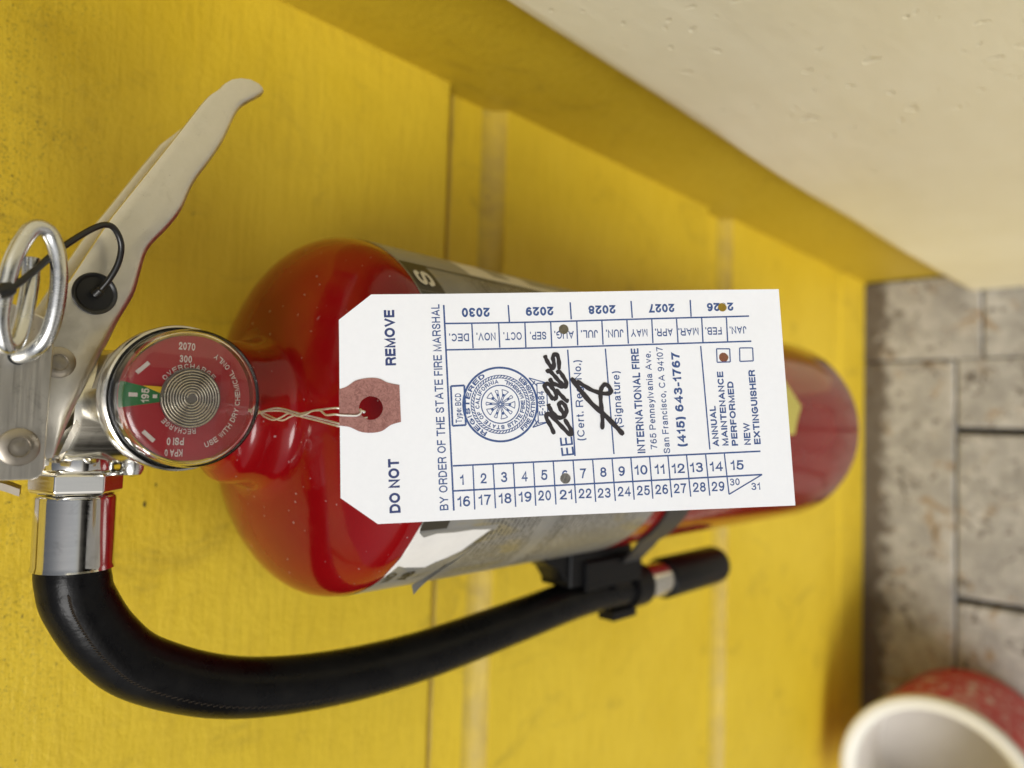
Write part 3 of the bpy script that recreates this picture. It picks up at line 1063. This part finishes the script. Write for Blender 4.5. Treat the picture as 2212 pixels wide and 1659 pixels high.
# torn white paper and its curled strip
torn = [(-31.2, 838.0), (-34.0, 837), (-36.0, 834), (-35.0, 829), (-35.4, 821), (-35.2, 812), (-36.0, 803), (-40.5, 808), (-44.5, 811), (-47.5, 816), (-49.2, 820), (-51.5, 822.5), (-50.2, 829), (-49.5, 833), (-48.0, 836.5), (-51.4, 837.4), (-54.0, 838.2), (-44.0, 838.4)]
V, F = sheet([(a * deg, z) for a, z in torn], [], on_tank, 0.30, 0.42, 2.0)
obj('torn_paper', V, F, 'paper', label, False)
V, F = [], []
cp = [(-36.5, 802, 0.3), (-42, 806.5, 1.0), (-47, 812, 2.0), (-50.5, 816.5, 2.8), (-53.5, 819.5, 3.6), (-56, 822, 4.8), (-58, 824.5, 6.2)]
wd = [0.6, 1.8, 2.4, 2.4, 2.2, 1.8, 0.4]
for (a, z, n), w in zip(cp, wd):
    V += [on_tank(a * deg, z - w * .8, max(.35, n * .5)), on_tank(a * deg - w * .25, z + w * .4, n + .3)]
F = [(2 * i, 2 * i + 1, 2 * i + 3, 2 * i + 2) for i in range(len(cp) - 1)]
obj('curled_strip', V, F, 'label', label, True, [(v[0], v[2]) for v in V])
# lower yellow sticker on the front of the tank
hexa = [(14, 553), (30, 566), (31, 590), (14, 603), (-3, 590), (-3, 566)]
V, F = sheet([(a, z) for a, z in hexa], [], on_tank, 0.10, 0.3, 6.0)
obj('yellow_sticker', V, F, 'sticker', ext, False)

# valve
vprof = [(0, 886), (18.2, 886), (18.6, 887), (18.6, 889.5), (18.0, 891), (17.2, 893), (17.0, 896), (17.0, 924), (16.4, 926), (12.0, 927), (11.8, 952), (9, 954), (0, 954)]
valve = obj('valve_body', *lathe(vprof, 72), 'valve', ext, True, None, 30)
obj('port_collar', *lathe([(0, 0), (9.2, 0), (9.4, .4), (9.4, 6.0), (9.0, 6.6), (0, 6.6)], 48, frame_axis((-13.4, AY, 919.4), (-1, 0, 0))), 'chrome', valve)
obj('set_screw', *lathe([(0, 0), (3.2, 0), (3.2, 2.5), (2.4, 4.0), (0, 4.6)], 24, frame_axis((-15.6, AY - 4, 906.2), (-1, -0.1, 0))), 'zinc', valve)

# gauge, axis pointing at the viewer
GX, GZ, GY = 3.2, 906.4, -113.5


def dial(u, v, n):
    return (GX + u, GY - n, GZ + v)


gfr = lambda a, b, h: (GX + a, GY - h, GZ + b)
gauge = obj('pressure_gauge', *lathe([(0, -27), (6.5, -27), (6.5, -17), (9, -17), (12, -16.5), (16.5, -14.5), (18.6, -12.0), (19.45, -9.5), (19.6, -5.2), (19.4, -4.4), (18.9, -4.1), (18.45, -4.6), (18.45, -6.5), (0, -6.5)], 96, gfr), 'bezel', ext, True, None, 32)
obj('gasket', *lathe([(18.4, -6.4), (18.4, -4.9), (17.1, -4.9), (16.9, -0.5), (0, -0.5), (0, -6.4)], 72, gfr), 'gasket', gauge)
face = obj('dial_face', *lathe([(0, -0.4), (16.85, -0.4), (16.85, 0.0), (0, 0.0)], 72, gfr), 'dial_red', gauge)
wv = [(0.0, 0.0)] + [(16.8 * math.sin(rad(a)), 16.8 * math.cos(rad(a))) for a in range(-10, 13, 2)]
obj('green_zone', [dial(u, v, 0.06) for u, v in wv], [tuple(range(len(wv)))], 'dial_green', face, False)
for q in (((0.3, 13.2), (0.3, 15.3), 1.0), ((.1, 8.4), (.1, 9.5), .9), ((8.6, 10.9), (5.8, 13.7), 1.05), ((-11.3, 8.6), (-8.8, 11.4), 1.05)):
    obj('tick_mark', *strip(*q, dial, 0.12), 'dial_white', face, False)
for b_, p, q, cp, bo in (('195', (-1.6, 10.4), (2.0, 10.4), 1.9, .02), ('2070', (12.6, 3.7), (12.6, -0.7), 2.0, .02), ('300', (9.3, 3.3), (9.3, 0.0), 1.9, .02),
                         ('PSI 0', (-10.4, 1.0), (-10.4, 5.4), 1.95, .02), ('KPA 0', (-13.4, 1.2), (-13.4, 5.8), 1.95, .02)):
    V, F = text_line(b_, p, q, cp, bo, dial, 0.12)
    obj('lettering', V, F, 'dial_white', face, False)
for b_, r, a0, a1, cp, inw in (('OVERCHARGE', 7.75, 32, 140, 1.35, False), ('RECHARGE', 8.1, 256, 320, 1.4, False), ('USE WITH DRY CHEMICAL ONLY', 14.0, 250, 117, 1.5, True)):
    V, F = text_arc(b_, (0, 0), r, a0, a1, cp, .012, dial, 0.12, inw)
    obj('lettering', V, F, 'dial_white', face, False)
obj('needle', *prism([(0.2, 6.0), (2.6, 6.6), (2.7, 12.2)], dial, 0.35, 0.6), 'needle', gauge, False)
obj('coil_cover', *lathe([(0, 0.3), (7.9, 0.3), (7.9, 0.9), (0, 0.9)], 64, gfr), 'coil_bed', gauge)
pp = []
for i in range(9 * 40 + 1):
    t = i / 40
    a = t * 2 * math.pi
    r = 1.2 + 6.5 * t / 9
    pp.append(Vector(dial(r * math.sin(a), r * math.cos(a), 1.15)))
obj('coil_spring', *tube(pp, 0.23, 8), 'coil', gauge)
lens = [(0, 4.9), (16.2, 4.9), (17.2, 4.65), (17.9, 4.0), (18.1, 3.0), (18.2, -4.8), (17.2, -4.8), (17.05, 2.4), (16.7, 3.2), (15.9, 3.5), (0, 3.5)]
obj('gauge_lens', *lathe(lens, 128, gfr), 'lens', gauge, True, None, 50)

# carry handle: folded sheet, open on top, wavy underside
lower = [(-13.3, 930.7), (0, 925.6), (14.1, 920.3), (17.3, 918.8), (23.9, 916.3), (32.0, 912.6), (38.3, 911.2), (45.7, 909.3), (53.2, 904.0), (58.9, 900.7), (67.6, 897.6), (76.5, 892.6), (83.6, 889.0), (93.9, 885.0), (99.0, 880.5)]
upper = [(-13.6, 932.5), (0, 936.5), (12, 937.5), (16, 937), (21.0, 935.2), (29.2, 931.4), (33.8, 929.1), (42.5, 924.9), (51.2, 920.6), (58.5, 916.4), (66, 912.0), (75, 906.8), (84, 901.6), (93.6, 896.0), (98.2, 892.0)]
Yf, Yb, rc = -91.0, -63.0, 3.0
lowp = smooth_path([(x, 0, z) for x, z in lower], 5)
uppp = smooth_path([(x, 0, z) for x, z in upper], 5)
V, F = [], []
prof_n = 0
for i, (lo, up) in enumerate(zip(lowp, uppp)):
    u = i / (len(lowp) - 1)
    yb = Yb - 4.0 * u
    h = (up - lo)
    dh = h.normalized()
    ln = h.length
    row = []
    for s_ in (1.0, 0.8, 0.6, 0.4):
        row.append((lo.x + h.x * s_, Yf, lo.z + h.z * s_))
    r_ = min(rc, ln * .3)
    for a in (0, 22.5, 45, 67.5, 90):
        ca, sa = math.cos(rad(a)), math.sin(rad(a))
        off = r_ * (1 - sa)
        row.append((lo.x + dh.x * off, Yf + r_ * (1 - ca), lo.z + dh.z * off))
    for a in (90, 67.5, 45, 22.5, 0):
        ca, sa = math.cos(rad(a)), math.sin(rad(a))
        off = r_ * (1 - sa)
        row.append((lo.x + dh.x * off, yb - r_ * (1 - ca), lo.z + dh.z * off))
    top = max(0.30, (1.0 - 1.9 / max(ln, 4.0)) if u < .86 else (1.0 - 1.9 / max(ln, 4)) * (1 - (u - .86) * 5))
    for s_ in (0.3, 0.6, 1.0):
        row.append((lo.x + h.x * s_ * top, yb, lo.z + h.z * s_ * top))
    prof_n = len(row)
    V += row
for i in range(len(lowp) - 1):
    for j in range(prof_n - 1):
        F.append((i * prof_n + j, i * prof_n + j + 1, (i + 1) * prof_n + j + 1, (i + 1) * prof_n + j))
# rounded tongue at the tip of the front plate
tip = [V[(len(lowp) - 1) * prof_n + j] for j in range(0, 9)]
b0 = (len(lowp) - 1) * prof_n
tp = [(100.2, Yf, 890.7), (102.4, Yf, 888.4), (103.9, Yf, 885.5), (104.6, Yf, 882.4), (104.3, Yf, 879.7), (103.6, Yf + .3, 878.2), (102.6, Yf + .8, 877.4), (101.3, Yf + 1.6, 877.9), (100.0, Yf + 2.6, 879.2)]
c0 = len(V)
V += tp
for j in range(8):
    F.append((b0 + j, b0 + j + 1, c0 + j + 1, c0 + j))
handle = obj('carry_handle', V, F, 'nickel', ext, True, None, 50)
sm_ = handle.modifiers.new('thickness', 'SOLIDIFY')
sm_.thickness = 1.5 * MM
sm_.offset = -1.0
bevel(handle, 0.35, 2, 60)


def plane_y(y):
    return lambda a, b, n: (a, y - n, b)


def rivet(x, y, z, r, parent, h=1.0):
    return obj('rivet', *lathe([(0, -2.5), (r * .8, -2.5), (r * .8, 0), (r, 0.05), (r * 0.98, h * .55), (r * .85, h * .9), (r * .52, h), (r * .48, h * .75), (r * .2, h * .7), (0, h * .95)], 40,
               lambda a, b, hh: (x + a, y - hh, z + b)), 'rivet', parent, True, None, 40)


rivet(11.4, Yf - .02, 931.0, 4.1, handle, 0.8)
obj('web_edge', *prism([(-13.0, 929.2), (14.6, 918.6), (16.2, 916.4), (-11.5, 927.0)], plane_y(-89.2), -24.0, 0.0), 'plate', handle, False)
# squeeze lever, most of it above the picture
lev = [(-18.6, 936.5), (-18.2, 935.0), (-17.2, 934.0), (-15.5, 933.6), (20.5, 933.1), (22.5, 936), (27.0, 948), (60, 960), (108, 976), (110, 983), (60, 976), (20, 968), (-14, 967), (-17.5, 965), (-18.8, 961)]
lever = obj('squeeze_lever', *join(prism(lev, plane_y(-92.9), 0.0, 1.5), prism(lev, plane_y(-60.0), 0.0, 1.5), prism([(20, 968.2), (60, 976.2), (110, 983.2), (110, 984.8), (60, 977.8), (20, 969.8), (-14, 968.6), (-14, 967.1)], plane_y(-92.9), -31.0, 0.0)), 'plate', ext, False)
bevel(lever, 0.4, 2)
rivet(-10.4, -94.45, 939.6, 4.7, lever, 1.2)
rivet(24, -94.45, 958.0, 4.4, lever, 1.0)
# pull pin with its split ring
ring = [(35.4, -103.0, 941.6), (30.5, -103.0, 941.4), (25.2, -103.5, 941.9), (19.9, -104.0, 942.6), (15.7, -105.0, 943.8), (13.4, -106.5, 945.6), (14.5, -107.5, 947.1), (18.5, -108.0, 948.0), (23.2, -108.0, 947.9), (28.0, -108.0, 947.3), (33.2, -108.0, 946.4), (37.8, -107.5, 944.8), (41.6, -107.0, 942.7), (42.4, -106.5, 940.4), (40.9, -106.0, 938.4), (37.0, -106.0, 936.9), (31.0, -106.0, 936.2), (24.5, -105.5, 936.3), (19.3, -104.5, 936.8), (15.6, -103.0, 937.8), (13.2, -100.5, 939.3), (12.2, -97.0, 940.6), (12.2, -92, 940.9), (12.2, -86, 940.9), (12.2, -58, 940.9)]
pin = obj('pull_pin', *tube(smooth_path(ring, 8), 1.95, 18, 0.5), 'zinc', ext)
obj('pin_hole_edge', *lathe([(1.6, 0.0), (2.3, 0.0), (2.3, 0.05), (1.6, 0.05)], 32, lambda a, b, h: (12.2 + a, -94.5 - h, 940.9 + b), True), 'gasket', lever)
# tamper seal: black disc in the handle, cord to the ring
disc = obj('tamper_seal', *lathe([(0, 0.5), (2.0, 0.3), (4.4, 0.25), (5.0, 0.75), (5.4, 0.8), (5.65, 0.45), (5.65, -0.05), (0, -0.05)], 48, lambda a, b, h: (30.6 + a, Yf - h, 923.4 + b)), 'seal_head', ext)
cord = [(25.0, -109.5, 953), (26.4, -109.8, 948.8), (26.6, -109.6, 946.8), (31.2, -107, 942.2), (38.4, -104, 936.0), (45.4, -101, 928.4), (47.8, -99.5, 924.2), (47.0, -98.5, 921.6), (43.6, -97.5, 919.7), (39.0, -96.5, 919.8), (34.8, -95.0, 921.1), (32.0, -93.5, 922.5), (30.0, -92.2, 923.8)]
obj('seal_cord', *tube(smooth_path(cord, 8), lambda u: 0.82 + (0.55 if u > .93 else 0.0), 12), 'seal_head', disc)
obj('seal_knot', *lathe([(0, -2.2), (1.3, -1.9), (1.9, 0), (1.5, 1.7), (0, 2.1)], 20, frame_axis((25.9, -109.8, 947.9), (0.5, 0.2, -0.8))), 'seal_head', disc)

# hose with its couplings
hx = lambda a0: frame_axis((a0, AY, 919.4), (-1, 0, 0), (0, -0.35, 1))
V, F = lathe([(0, 0), (10.6, 0.0), (11.7, 0.9), (11.9, 1.6), (11.9, 5.6), (11.7, 6.3), (10.8, 7.0), (0, 7.0)], 6, frame_axis((-17.6, AY, 919.4), (-1, 0, 0), (0, -0.30, 1)))
nut = obj('hex_nut', V, F, 'chrome', ext, False)
bevel(nut, 0.35, 2, 20)
fer = []
for i in range(13):
    fer.append((10.35 + 0.12 * (i % 2), 1.2 + i * 1.55))
hose_pts = [(-44.5, AY, 919.2), (-50, AY, 918.6), (-56.5, AY, 916.6), (-68.5, AY, 909.0), (-79.5, AY, 896.5), (-91.0, AY, 869.5), (-96.8, AY, 833.7), (-98.0, AY, 789.7), (-94.5, AY, 734.1), (-90.5, AY, 681.5), (-91.0, AY, 640.0), (-91.3, AY, 627.0)]
hp = smooth_path([(-26, AY, 919.4)] + hose_pts, 10)
hose = obj('hose', *tube(hp, 9.75, 32), 'rubber', ext)
obj('ferrule', *lathe([(0, 0), (9.6, 0), (10.2, .5), (10.35, 1.2), (10.35, 19.5), (10.6, 20.5), (10.7, 20.9), (10.2, 21.0), (9.0, 20.4), (0, 20.4)], 64, frame_axis((-24.8, AY, 919.4), (-1, 0, -0.012))), 'chrome', ext, True, None, 30)
Fh = frames(hp)
zz = []
for i, (p, t, a, b) in enumerate(Fh):
    if i < 22 or i > len(Fh) - 14:
        continue
    for j in range(3):
        i2 = min(i + 1, len(Fh) - 1)
        w = j / 3
        pc = p.lerp(Fh[i2][0], w)
        ac, bc = a.lerp(Fh[i2][2], w).normalized(), b.lerp(Fh[i2][3], w).normalized()
        th = 0.9 + 0.05 * (1 if (len(zz) % 2) else -1)
        nrm = Vector((0, -1, 0)) * math.sin(1.15) + (Vector((0, -1, 0)).cross(t)).normalized() * math.cos(1.15) * -1
        zz.append(pc + nrm.normalized() * 9.74 + t * (0.5 if len(zz) % 2 else -0.5) + Vector((0, -1, 0)).cross(t).normalized() * (0.45 if len(zz) % 2 else -0.45))
obj('mould_seam', *tube(zz, 0.16, 5), 'seam', hose)
nd = Vector((0.2, 0.0, -66)).normalized()
n0 = Vector((-91.3, AY, 627.0))
obj('nozzle_ferrule', *lathe([(0, -2), (9.9, -2), (10.0, -1.5), (10.0, 27), (0, 27)], 48, frame_axis(n0, nd)), 'chrome', ext)
obj('nozzle', *lathe([(0, 26), (11.0, 26), (11.9, 26.8), (12.1, 28), (12.1, 90), (11.5, 92.5), (9.5, 93.4), (7.0, 93.4), (5.5, 84), (0, 84)], 48, frame_axis(n0, nd)), 'black', ext)

# strap round the tank and the clip that holds the hose
V, F = [], []
M_ = 48
for i in range(M_ + 1):
    t = i / M_
    th = -62 + 124 * t + (0 if t < 0 else 0)
    zc_ = 676 - 11 * max(0.0, (-th - 30) / 32.0)
    for r_, z_ in ((R + .5, zc_ - 10), (R + 1.9, zc_ - 10), (R + 1.9, zc_ + 10), (R + .5, zc_ + 10)):
        V.append(((r_) * math.sin(rad(th)), AY - r_ * math.cos(rad(th)), z_))
for i in range(M_):
    for j in range(4):
        F.append((i * 4 + j, i * 4 + (j + 1) % 4, i * 4 + 4 + (j + 1) % 4, i * 4 + 4 + j))
F += [(0, 1, 2, 3), (M_ * 4 + 3, M_ * 4 + 2, M_ * 4 + 1, M_ * 4)]
strap = obj('hose_strap', V, F, 'strap', ext, True, None, 30)
a = Vector(((R + 1.2) * math.sin(rad(-62)), AY - (R + 1.2) * math.cos(rad(-62)), 665))
tail = [a + Vector((4, -2.4, 1.5)), a, Vector((-66, AY - 22, 659)), Vector((-74, AY - 10, 650)), Vector((-78.5, AY - 2, 644))]
V, F = [], []
tl = smooth_path(tail, 6)
for i, p in enumerate(tl):
    t = (tl[min(i + 1, len(tl) - 1)] - tl[max(i - 1, 0)]).normalized()
    nrm = t.cross(Vector((0, 0, 1))).normalized()
    w = 10 - 3.0 * i / len(tl)
    for s1, s2 in ((-1, -1), (1, -1), (1, 1), (-1, 1)):
        V.append(p + nrm * (0.7 * s1) + Vector((0, 0, 1)) * (w * s2))
for i in range(len(tl) - 1):
    for j in range(4):
        F.append((i * 4 + j, i * 4 + (j + 1) % 4, i * 4 + 4 + (j + 1) % 4, i * 4 + 4 + j))
F += [(0, 1, 2, 3), tuple(range(len(V) - 1, len(V) - 5, -1))]
obj('strap_tail', V, F, 'strap', strap, True, None, 30)
V, F = box(-82.0, -64.4, AY - 9, AY + 11, 646, 700)
clip = bevel(obj('hose_clip', V, F, 'black', ext, False), 1.6, 3)
bevel(obj('clip_wing', *prism([(-65, 698), (-63.5, 716), (-67.5, 717), (-72, 707), (-79, 701), (-80, 690)], lambda a, b, n: (a, AY - n, b), -9, 7), 'black', clip, False), .8, 2)


def saddle(z0, z1, th0, th1, r0=9.9, r1=12.6):
    V, F = [], []
    n_ = 28
    for i in range(n_ + 1):
        a = rad(th0 + (th1 - th0) * i / n_)
        for r_, z_ in ((r0, z0), (r1, z0), (r1, z1), (r0, z1)):
            V.append((-90.8 + r_ * math.cos(a), AY + r_ * math.sin(a), z_))
    for i in range(n_):
        for j in range(4):
            F.append((i * 4 + j, i * 4 + (j + 1) % 4, i * 4 + 4 + (j + 1) % 4, i * 4 + 4 + j))
    F += [(0, 1, 2, 3), (n_ * 4 + 3, n_ * 4 + 2, n_ * 4 + 1, n_ * 4)]
    return obj('clip_saddle', V, F, 'black', clip, True, None, 30)


saddle(650, 664, -70, 120)
saddle(626, 641, -300, 20, 9.9, 12.2)
bevel(obj('clip_catch', *box(-106.5, -101.0, AY - 5, AY + 6, 634, 656), 'black', clip, False), .8, 2)
bevel(obj('clip_rib', *box(-84.5, -70.0, AY - 11.5, AY - 8.5, 640, 690), 'black', clip, False), .8, 2)

# ================================================================== wall hanger hook behind the valve (only its prong tip shows)
hook = root('wall_hanger', (-24, 0, 930), 'flat grey metal hanger prong sticking out beside the valve at the left edge', 'hanger')
V, F = [], []
hk = smooth_path([(-20.5, -2, 975), (-20.5, -14, 972), (-21.0, -34, 958), (-22.0, -45, 944), (-23.3, -49, 933.5), (-25.6, -50.5, 927.6)], 6)
for i, p in enumerate(hk):
    t = (hk[min(i + 1, len(hk) - 1)] - hk[max(i - 1, 0)]).normalized()
    side_ = Vector((0.85, -0.5, 0.1)).normalized()
    nrm = t.cross(side_).normalized()
    for s1, s2 in ((-1, -1), (1, -1), (1, 1), (-1, 1)):
        V.append(p + side_ * (1.35 * s1) + nrm * (1.0 * s2))
for i in range(len(hk) - 1):
    for j in range(4):
        F.append((i * 4 + j, i * 4 + (j + 1) % 4, i * 4 + 4 + (j + 1) % 4, i * 4 + 4 + j))
F += [(0, 1, 2, 3), tuple(range(len(V) - 1, len(V) - 5, -1))]
obj('prong', V, F, 'iron', hook, True, None, 30)
bevel(obj('back_plate', *box(-34, 26, -2.6, -0.1, 958, 1010), 'iron', hook, False), .6, 2)

# ================================================================== INSPECTION TAG
T_O, T_S, T_T = Vector((1.843, -144.783, 880.733)), Vector((.06178167, -.66130448, -.747569)), Vector((.99478229, .10172396, -.00777346))
T_N = T_S.cross(T_T)
T_L = 122.0


def on_tag(s_, t_, n_):
    bow = 1.3 * math.sin(math.pi * min(1.0, max(0.0, s_ / T_L))) + 0.45 * (t_ / 30.0) ** 2 - 0.5 * math.sin(s_ * 0.075 + t_ * 0.05) * (t_ / 30.0) - 0.9 * max(0.0, (s_ - 100) / 22.0) ** 2 * max(0.0, t_ / 30.0)
    return T_O + T_S * s_ + T_T * t_ + T_N * (n_ - bow)


tagr = root('inspection_tag', tuple(T_O), 'white card inspection tag with blue print and handwriting wired to the extinguisher', 'tag')
outline = [(0.0, 23.4), (8.5, 30.25), (30, 30.5), (60, 30.6), (90, 30.5), (122.0, 30.2), (122.0, -30.2), (90, -30.15), (60, -30.1), (30, -30.15), (9.3, -30.2), (0.0, -23.2)]
holes = [circle(c_, r, 30, .03) for c_, r in TAG_HOLES]
card = obj('card', *sheet(outline, holes, on_tag, -0.28, 0.0), 'card', tagr, True, None, 30)
V, F = sheet([(a, b) for a, b in [(max(p[0], -0.12), p[1]) for p in [(q.x, q.y) for q in smooth_path([(x, y, 0) for x, y in PATCH[:7]], 5)] + [(15.57, .78)] + [(q.x, q.y) for q in smooth_path([(x, y, 0) for x, y in PATCH[8:15]], 5)]]],
             [circle(TAG_HOLES[4][0], TAG_HOLES[4][1] * .98, 30, .025)], on_tag, 0.03, 0.22, 2.5)
obj('reinforcing_patch', V, F, 'patch', tagr, True, None, 30)
for p, q, w, ly in TAG_LINES:
    obj('ruled_line', *strip(p, q, w * 1.12, on_tag, 0.035 + 0.008 * ly, 14), 'ink', card, False)


for b_, p, q, cp, bo in TAG_TEXT:
    V, F = text_line(b_, p, q, cp, bo, on_tag, 0.04)
    if b_ in ('AUG.', '2026', '6'):
        # the punch cut these figures: drop the faces over the holes
        bm = bmesh.new()
        vv = [bm.verts.new(v) for v in V]
        for f_ in F:
            try:
                bm.faces.new([vv[i] for i in f_])
            except ValueError:
                pass
        bmesh.ops.triangulate(bm, faces=bm.faces[:])
        bmesh.ops.subdivide_edges(bm, edges=bm.edges[:], cuts=3, use_grid_fill=True)
        kill = []
        for f_ in bm.faces:
            cc = f_.calc_center_median() - T_O
            s_, t_ = cc.dot(T_S), cc.dot(T_T)
            if any((s_ - c_[0]) ** 2 + (t_ - c_[1]) ** 2 < r * r for c_, r in TAG_HOLES):
                kill.append(f_)
        bmesh.ops.delete(bm, geom=kill, context='FACES')
        bm.verts.index_update()
        V = [v.co.copy() for v in bm.verts]
        F = [tuple(v.index for v in f_.verts) for f_ in bm.faces]
        bm.free()
    obj('lettering', V, F, 'ink_dark' if b_ in ('DO NOT', 'REMOVE') else 'ink', card, False)


# the round emblem; its own local axes: right = +t, up = -s
def on_seal(a, b, n):
    return on_tag(SEAL[0] - b, SEAL[1] + a, n)


parts = [annulus((0, 0), 9.65, 10.2, on_seal, .036), annulus((0, 0), 7.75, 7.95, on_seal, .036), annulus((0, 0), 7.0, 7.2, on_seal, .036), annulus((0, 0), 4.95, 5.25, on_seal, .036)]
for i in range(56):
    a = rad(360 / 56 * i)
    parts.append(strip((7.15 * math.sin(a), 7.15 * math.cos(a)), (7.8 * math.sin(a + .09), 7.8 * math.cos(a + .09)), .24, on_seal, .044))
for i in range(10):
    a = rad(36 * i + 4)
    d, n_ = Vector((math.sin(a), math.cos(a))), Vector((math.cos(a), -math.sin(a)))
    ro, bw = (3.85, .95) if i % 2 else (3.75, .42)
    poly = [d * .35 + n_ * .13, d * 2.2 + n_ * .22, d * 3.1 + n_ * (bw * .55), d * ro + n_ * bw, d * (ro + .12), d * ro - n_ * bw, d * 3.1 - n_ * (bw * .55), d * 2.2 - n_ * .22, d * .35 - n_ * .13]
    for u in range(len(poly)):
        parts.append(strip(poly[u], poly[(u + 1) % len(poly)], 0.2, on_seal, .036 + .002 * (u % 3) + .006 * (i % 2)))
    parts.append(strip(d * 2.2, d * 2.9, .5 if i % 2 else .3, on_seal, .052))
for b_, r, a0, a1, cp, inw in (('REGISTERED', 8.25, -64, 64, 1.15, False), ('FIRE EXTINGUISHER', 9.45, 232, 128, 1.15, True),
                              ('STATE OF CALIFORNIA', 5.6, -100, 88, 1.05, False), ('STATE FIRE MARSHAL', 6.7, 254, 102, 1.05, True)):
    parts.append(text_arc(b_, (0, 0), r, a0, a1, cp * 1.08, .03, on_seal, .04, inw, .88))
em = obj('round_emblem', *join(*parts), 'ink', card, False)
for i, st in enumerate(TAG_INK):
    obj('marker_stroke', *ribbon(st, 1.32 if i == 7 else 1.12, on_tag, 0.09 + 0.02 * i), 'marker', card, False)

# tie wire: twisted strands from the valve neck to the tag
tw = root('tie_wire', (0, -100, 879), 'thin twisted steel wire tying the white tag to the extinguisher neck', 'wire')
WR = 0.27
wA = [(3.0, -93, 882), (0.4, -100.5, 879.2), (-0.6, -104.9, 879.1), (-1.5, -108.9, 879.0), (-2.0, -111.9, 879.0), (-1.9, -114.8, 879.1), (-0.8, -118.8, 879.3), (0.0, -123.7, 879.6), (0.5, -128.7, 880.0), (1.1, -132.6, 880.3), (1.4, -137.1, 880.7), (1.8, -143.0, 881.0), on_tag(0.6, -.1, -.9), on_tag(4.0, -.5, -1.0), on_tag(6.2, -1.0, -.5), on_tag(6.1, -1.3, .1)]
wB = [(-4.0, -93, 882.5), (0.0, -100.5, 880.2), (-1.2, -105.2, 880.0), (-2.0, -109.9, 879.8), (-1.2, -113.8, 879.6), (0.1, -118.8, 879.9), (-0.6, -124.0, 880.4), (0.0, -128.7, 880.7), (0.9, -132.2, 880.9), (1.1, -136.1, 881.1), (0.4, -138.6, 881.6), (-0.1, -141.1, 882.2), on_tag(-1.2, -1.7, .55), on_tag(0.4, -1.95, .55), on_tag(2.3, -2.1, .6), on_tag(4.4, -2.15, .6), on_tag(5.35, -1.6, .5), on_tag(5.5, -.85, .1), on_tag(5.2, -.4, -.8)]
wC = [(-3.0, -93, 881.2), (-0.2, -100.5, 879.6), (0.7, -104.9, 879.5), (1.4, -109.9, 879.5), (1.3, -114.8, 879.6), (0.5, -120.8, 879.8), (-0.2, -126.7, 880.1), (-1.0, -134.6, 880.5), (-1.9, -142.0, 880.6), on_tag(0.4, -4.0, -.9), on_tag(4.5, -3.0, -1.0), on_tag(7, -2.6, -.8)]
wD = [(x - (.7 if i > 2 else .1 * i), y - .35, z + .25) if i < 9 else v + T_T * -.7 for i, v in enumerate(wC) for x, y, z in [tuple(v)]]
for w_ in (wA, wB, wC, wD):
    obj('wire_strand', *tube(smooth_path(w_, 8), WR, 8), 'wire', tw)

# ================================================================== RED CAN on the floor
CX, CY_ = -351.0, -118.5
can = root('plastic_can', (CX, CY_, 0), 'open red plastic can with white rim standing on the floor by the wall', 'can')
cfr = lambda a, b, h: (CX + a, CY_ + b, h)


def canlathe(prof, n=96):
    V, F = lathe(prof, n, cfr)
    UV = [((math.atan2(v[1] - CY_, v[0] - CX)) * 82, v[2]) for v in V]
    return V, F, UV


V, F, UV = canlathe([(0, 3), (75, 3), (81, 0.8), (83.5, 3.5), (84.5, 8), (86.5, 60), (88.0, 146), (86.7, 147.5), (84.5, 147.5), (82.1, 10), (0, 10)])
body = obj('can_body', V, F, 'can_red', can, True, UV, 40)
V, F, UV = canlathe([(86.0, 145), (89.0, 145), (89.9, 147), (89.9, 151), (90.8, 153), (91.0, 157), (90.0, 160.0), (86.5, 161.2), (81.5, 159.8), (77.0, 155.5), (75.8, 152), (76.2, 146), (80, 143), (84.0, 142)], 96)
obj('rim', V, F, 'can_white', can, True, None, 40)
V, F, UV = canlathe([(84.2, 144), (82.0, 100), (81.5, 62), (77.0, 57), (0, 55.5)])
obj('inner_wall', V, F, 'can_inner', can, True)
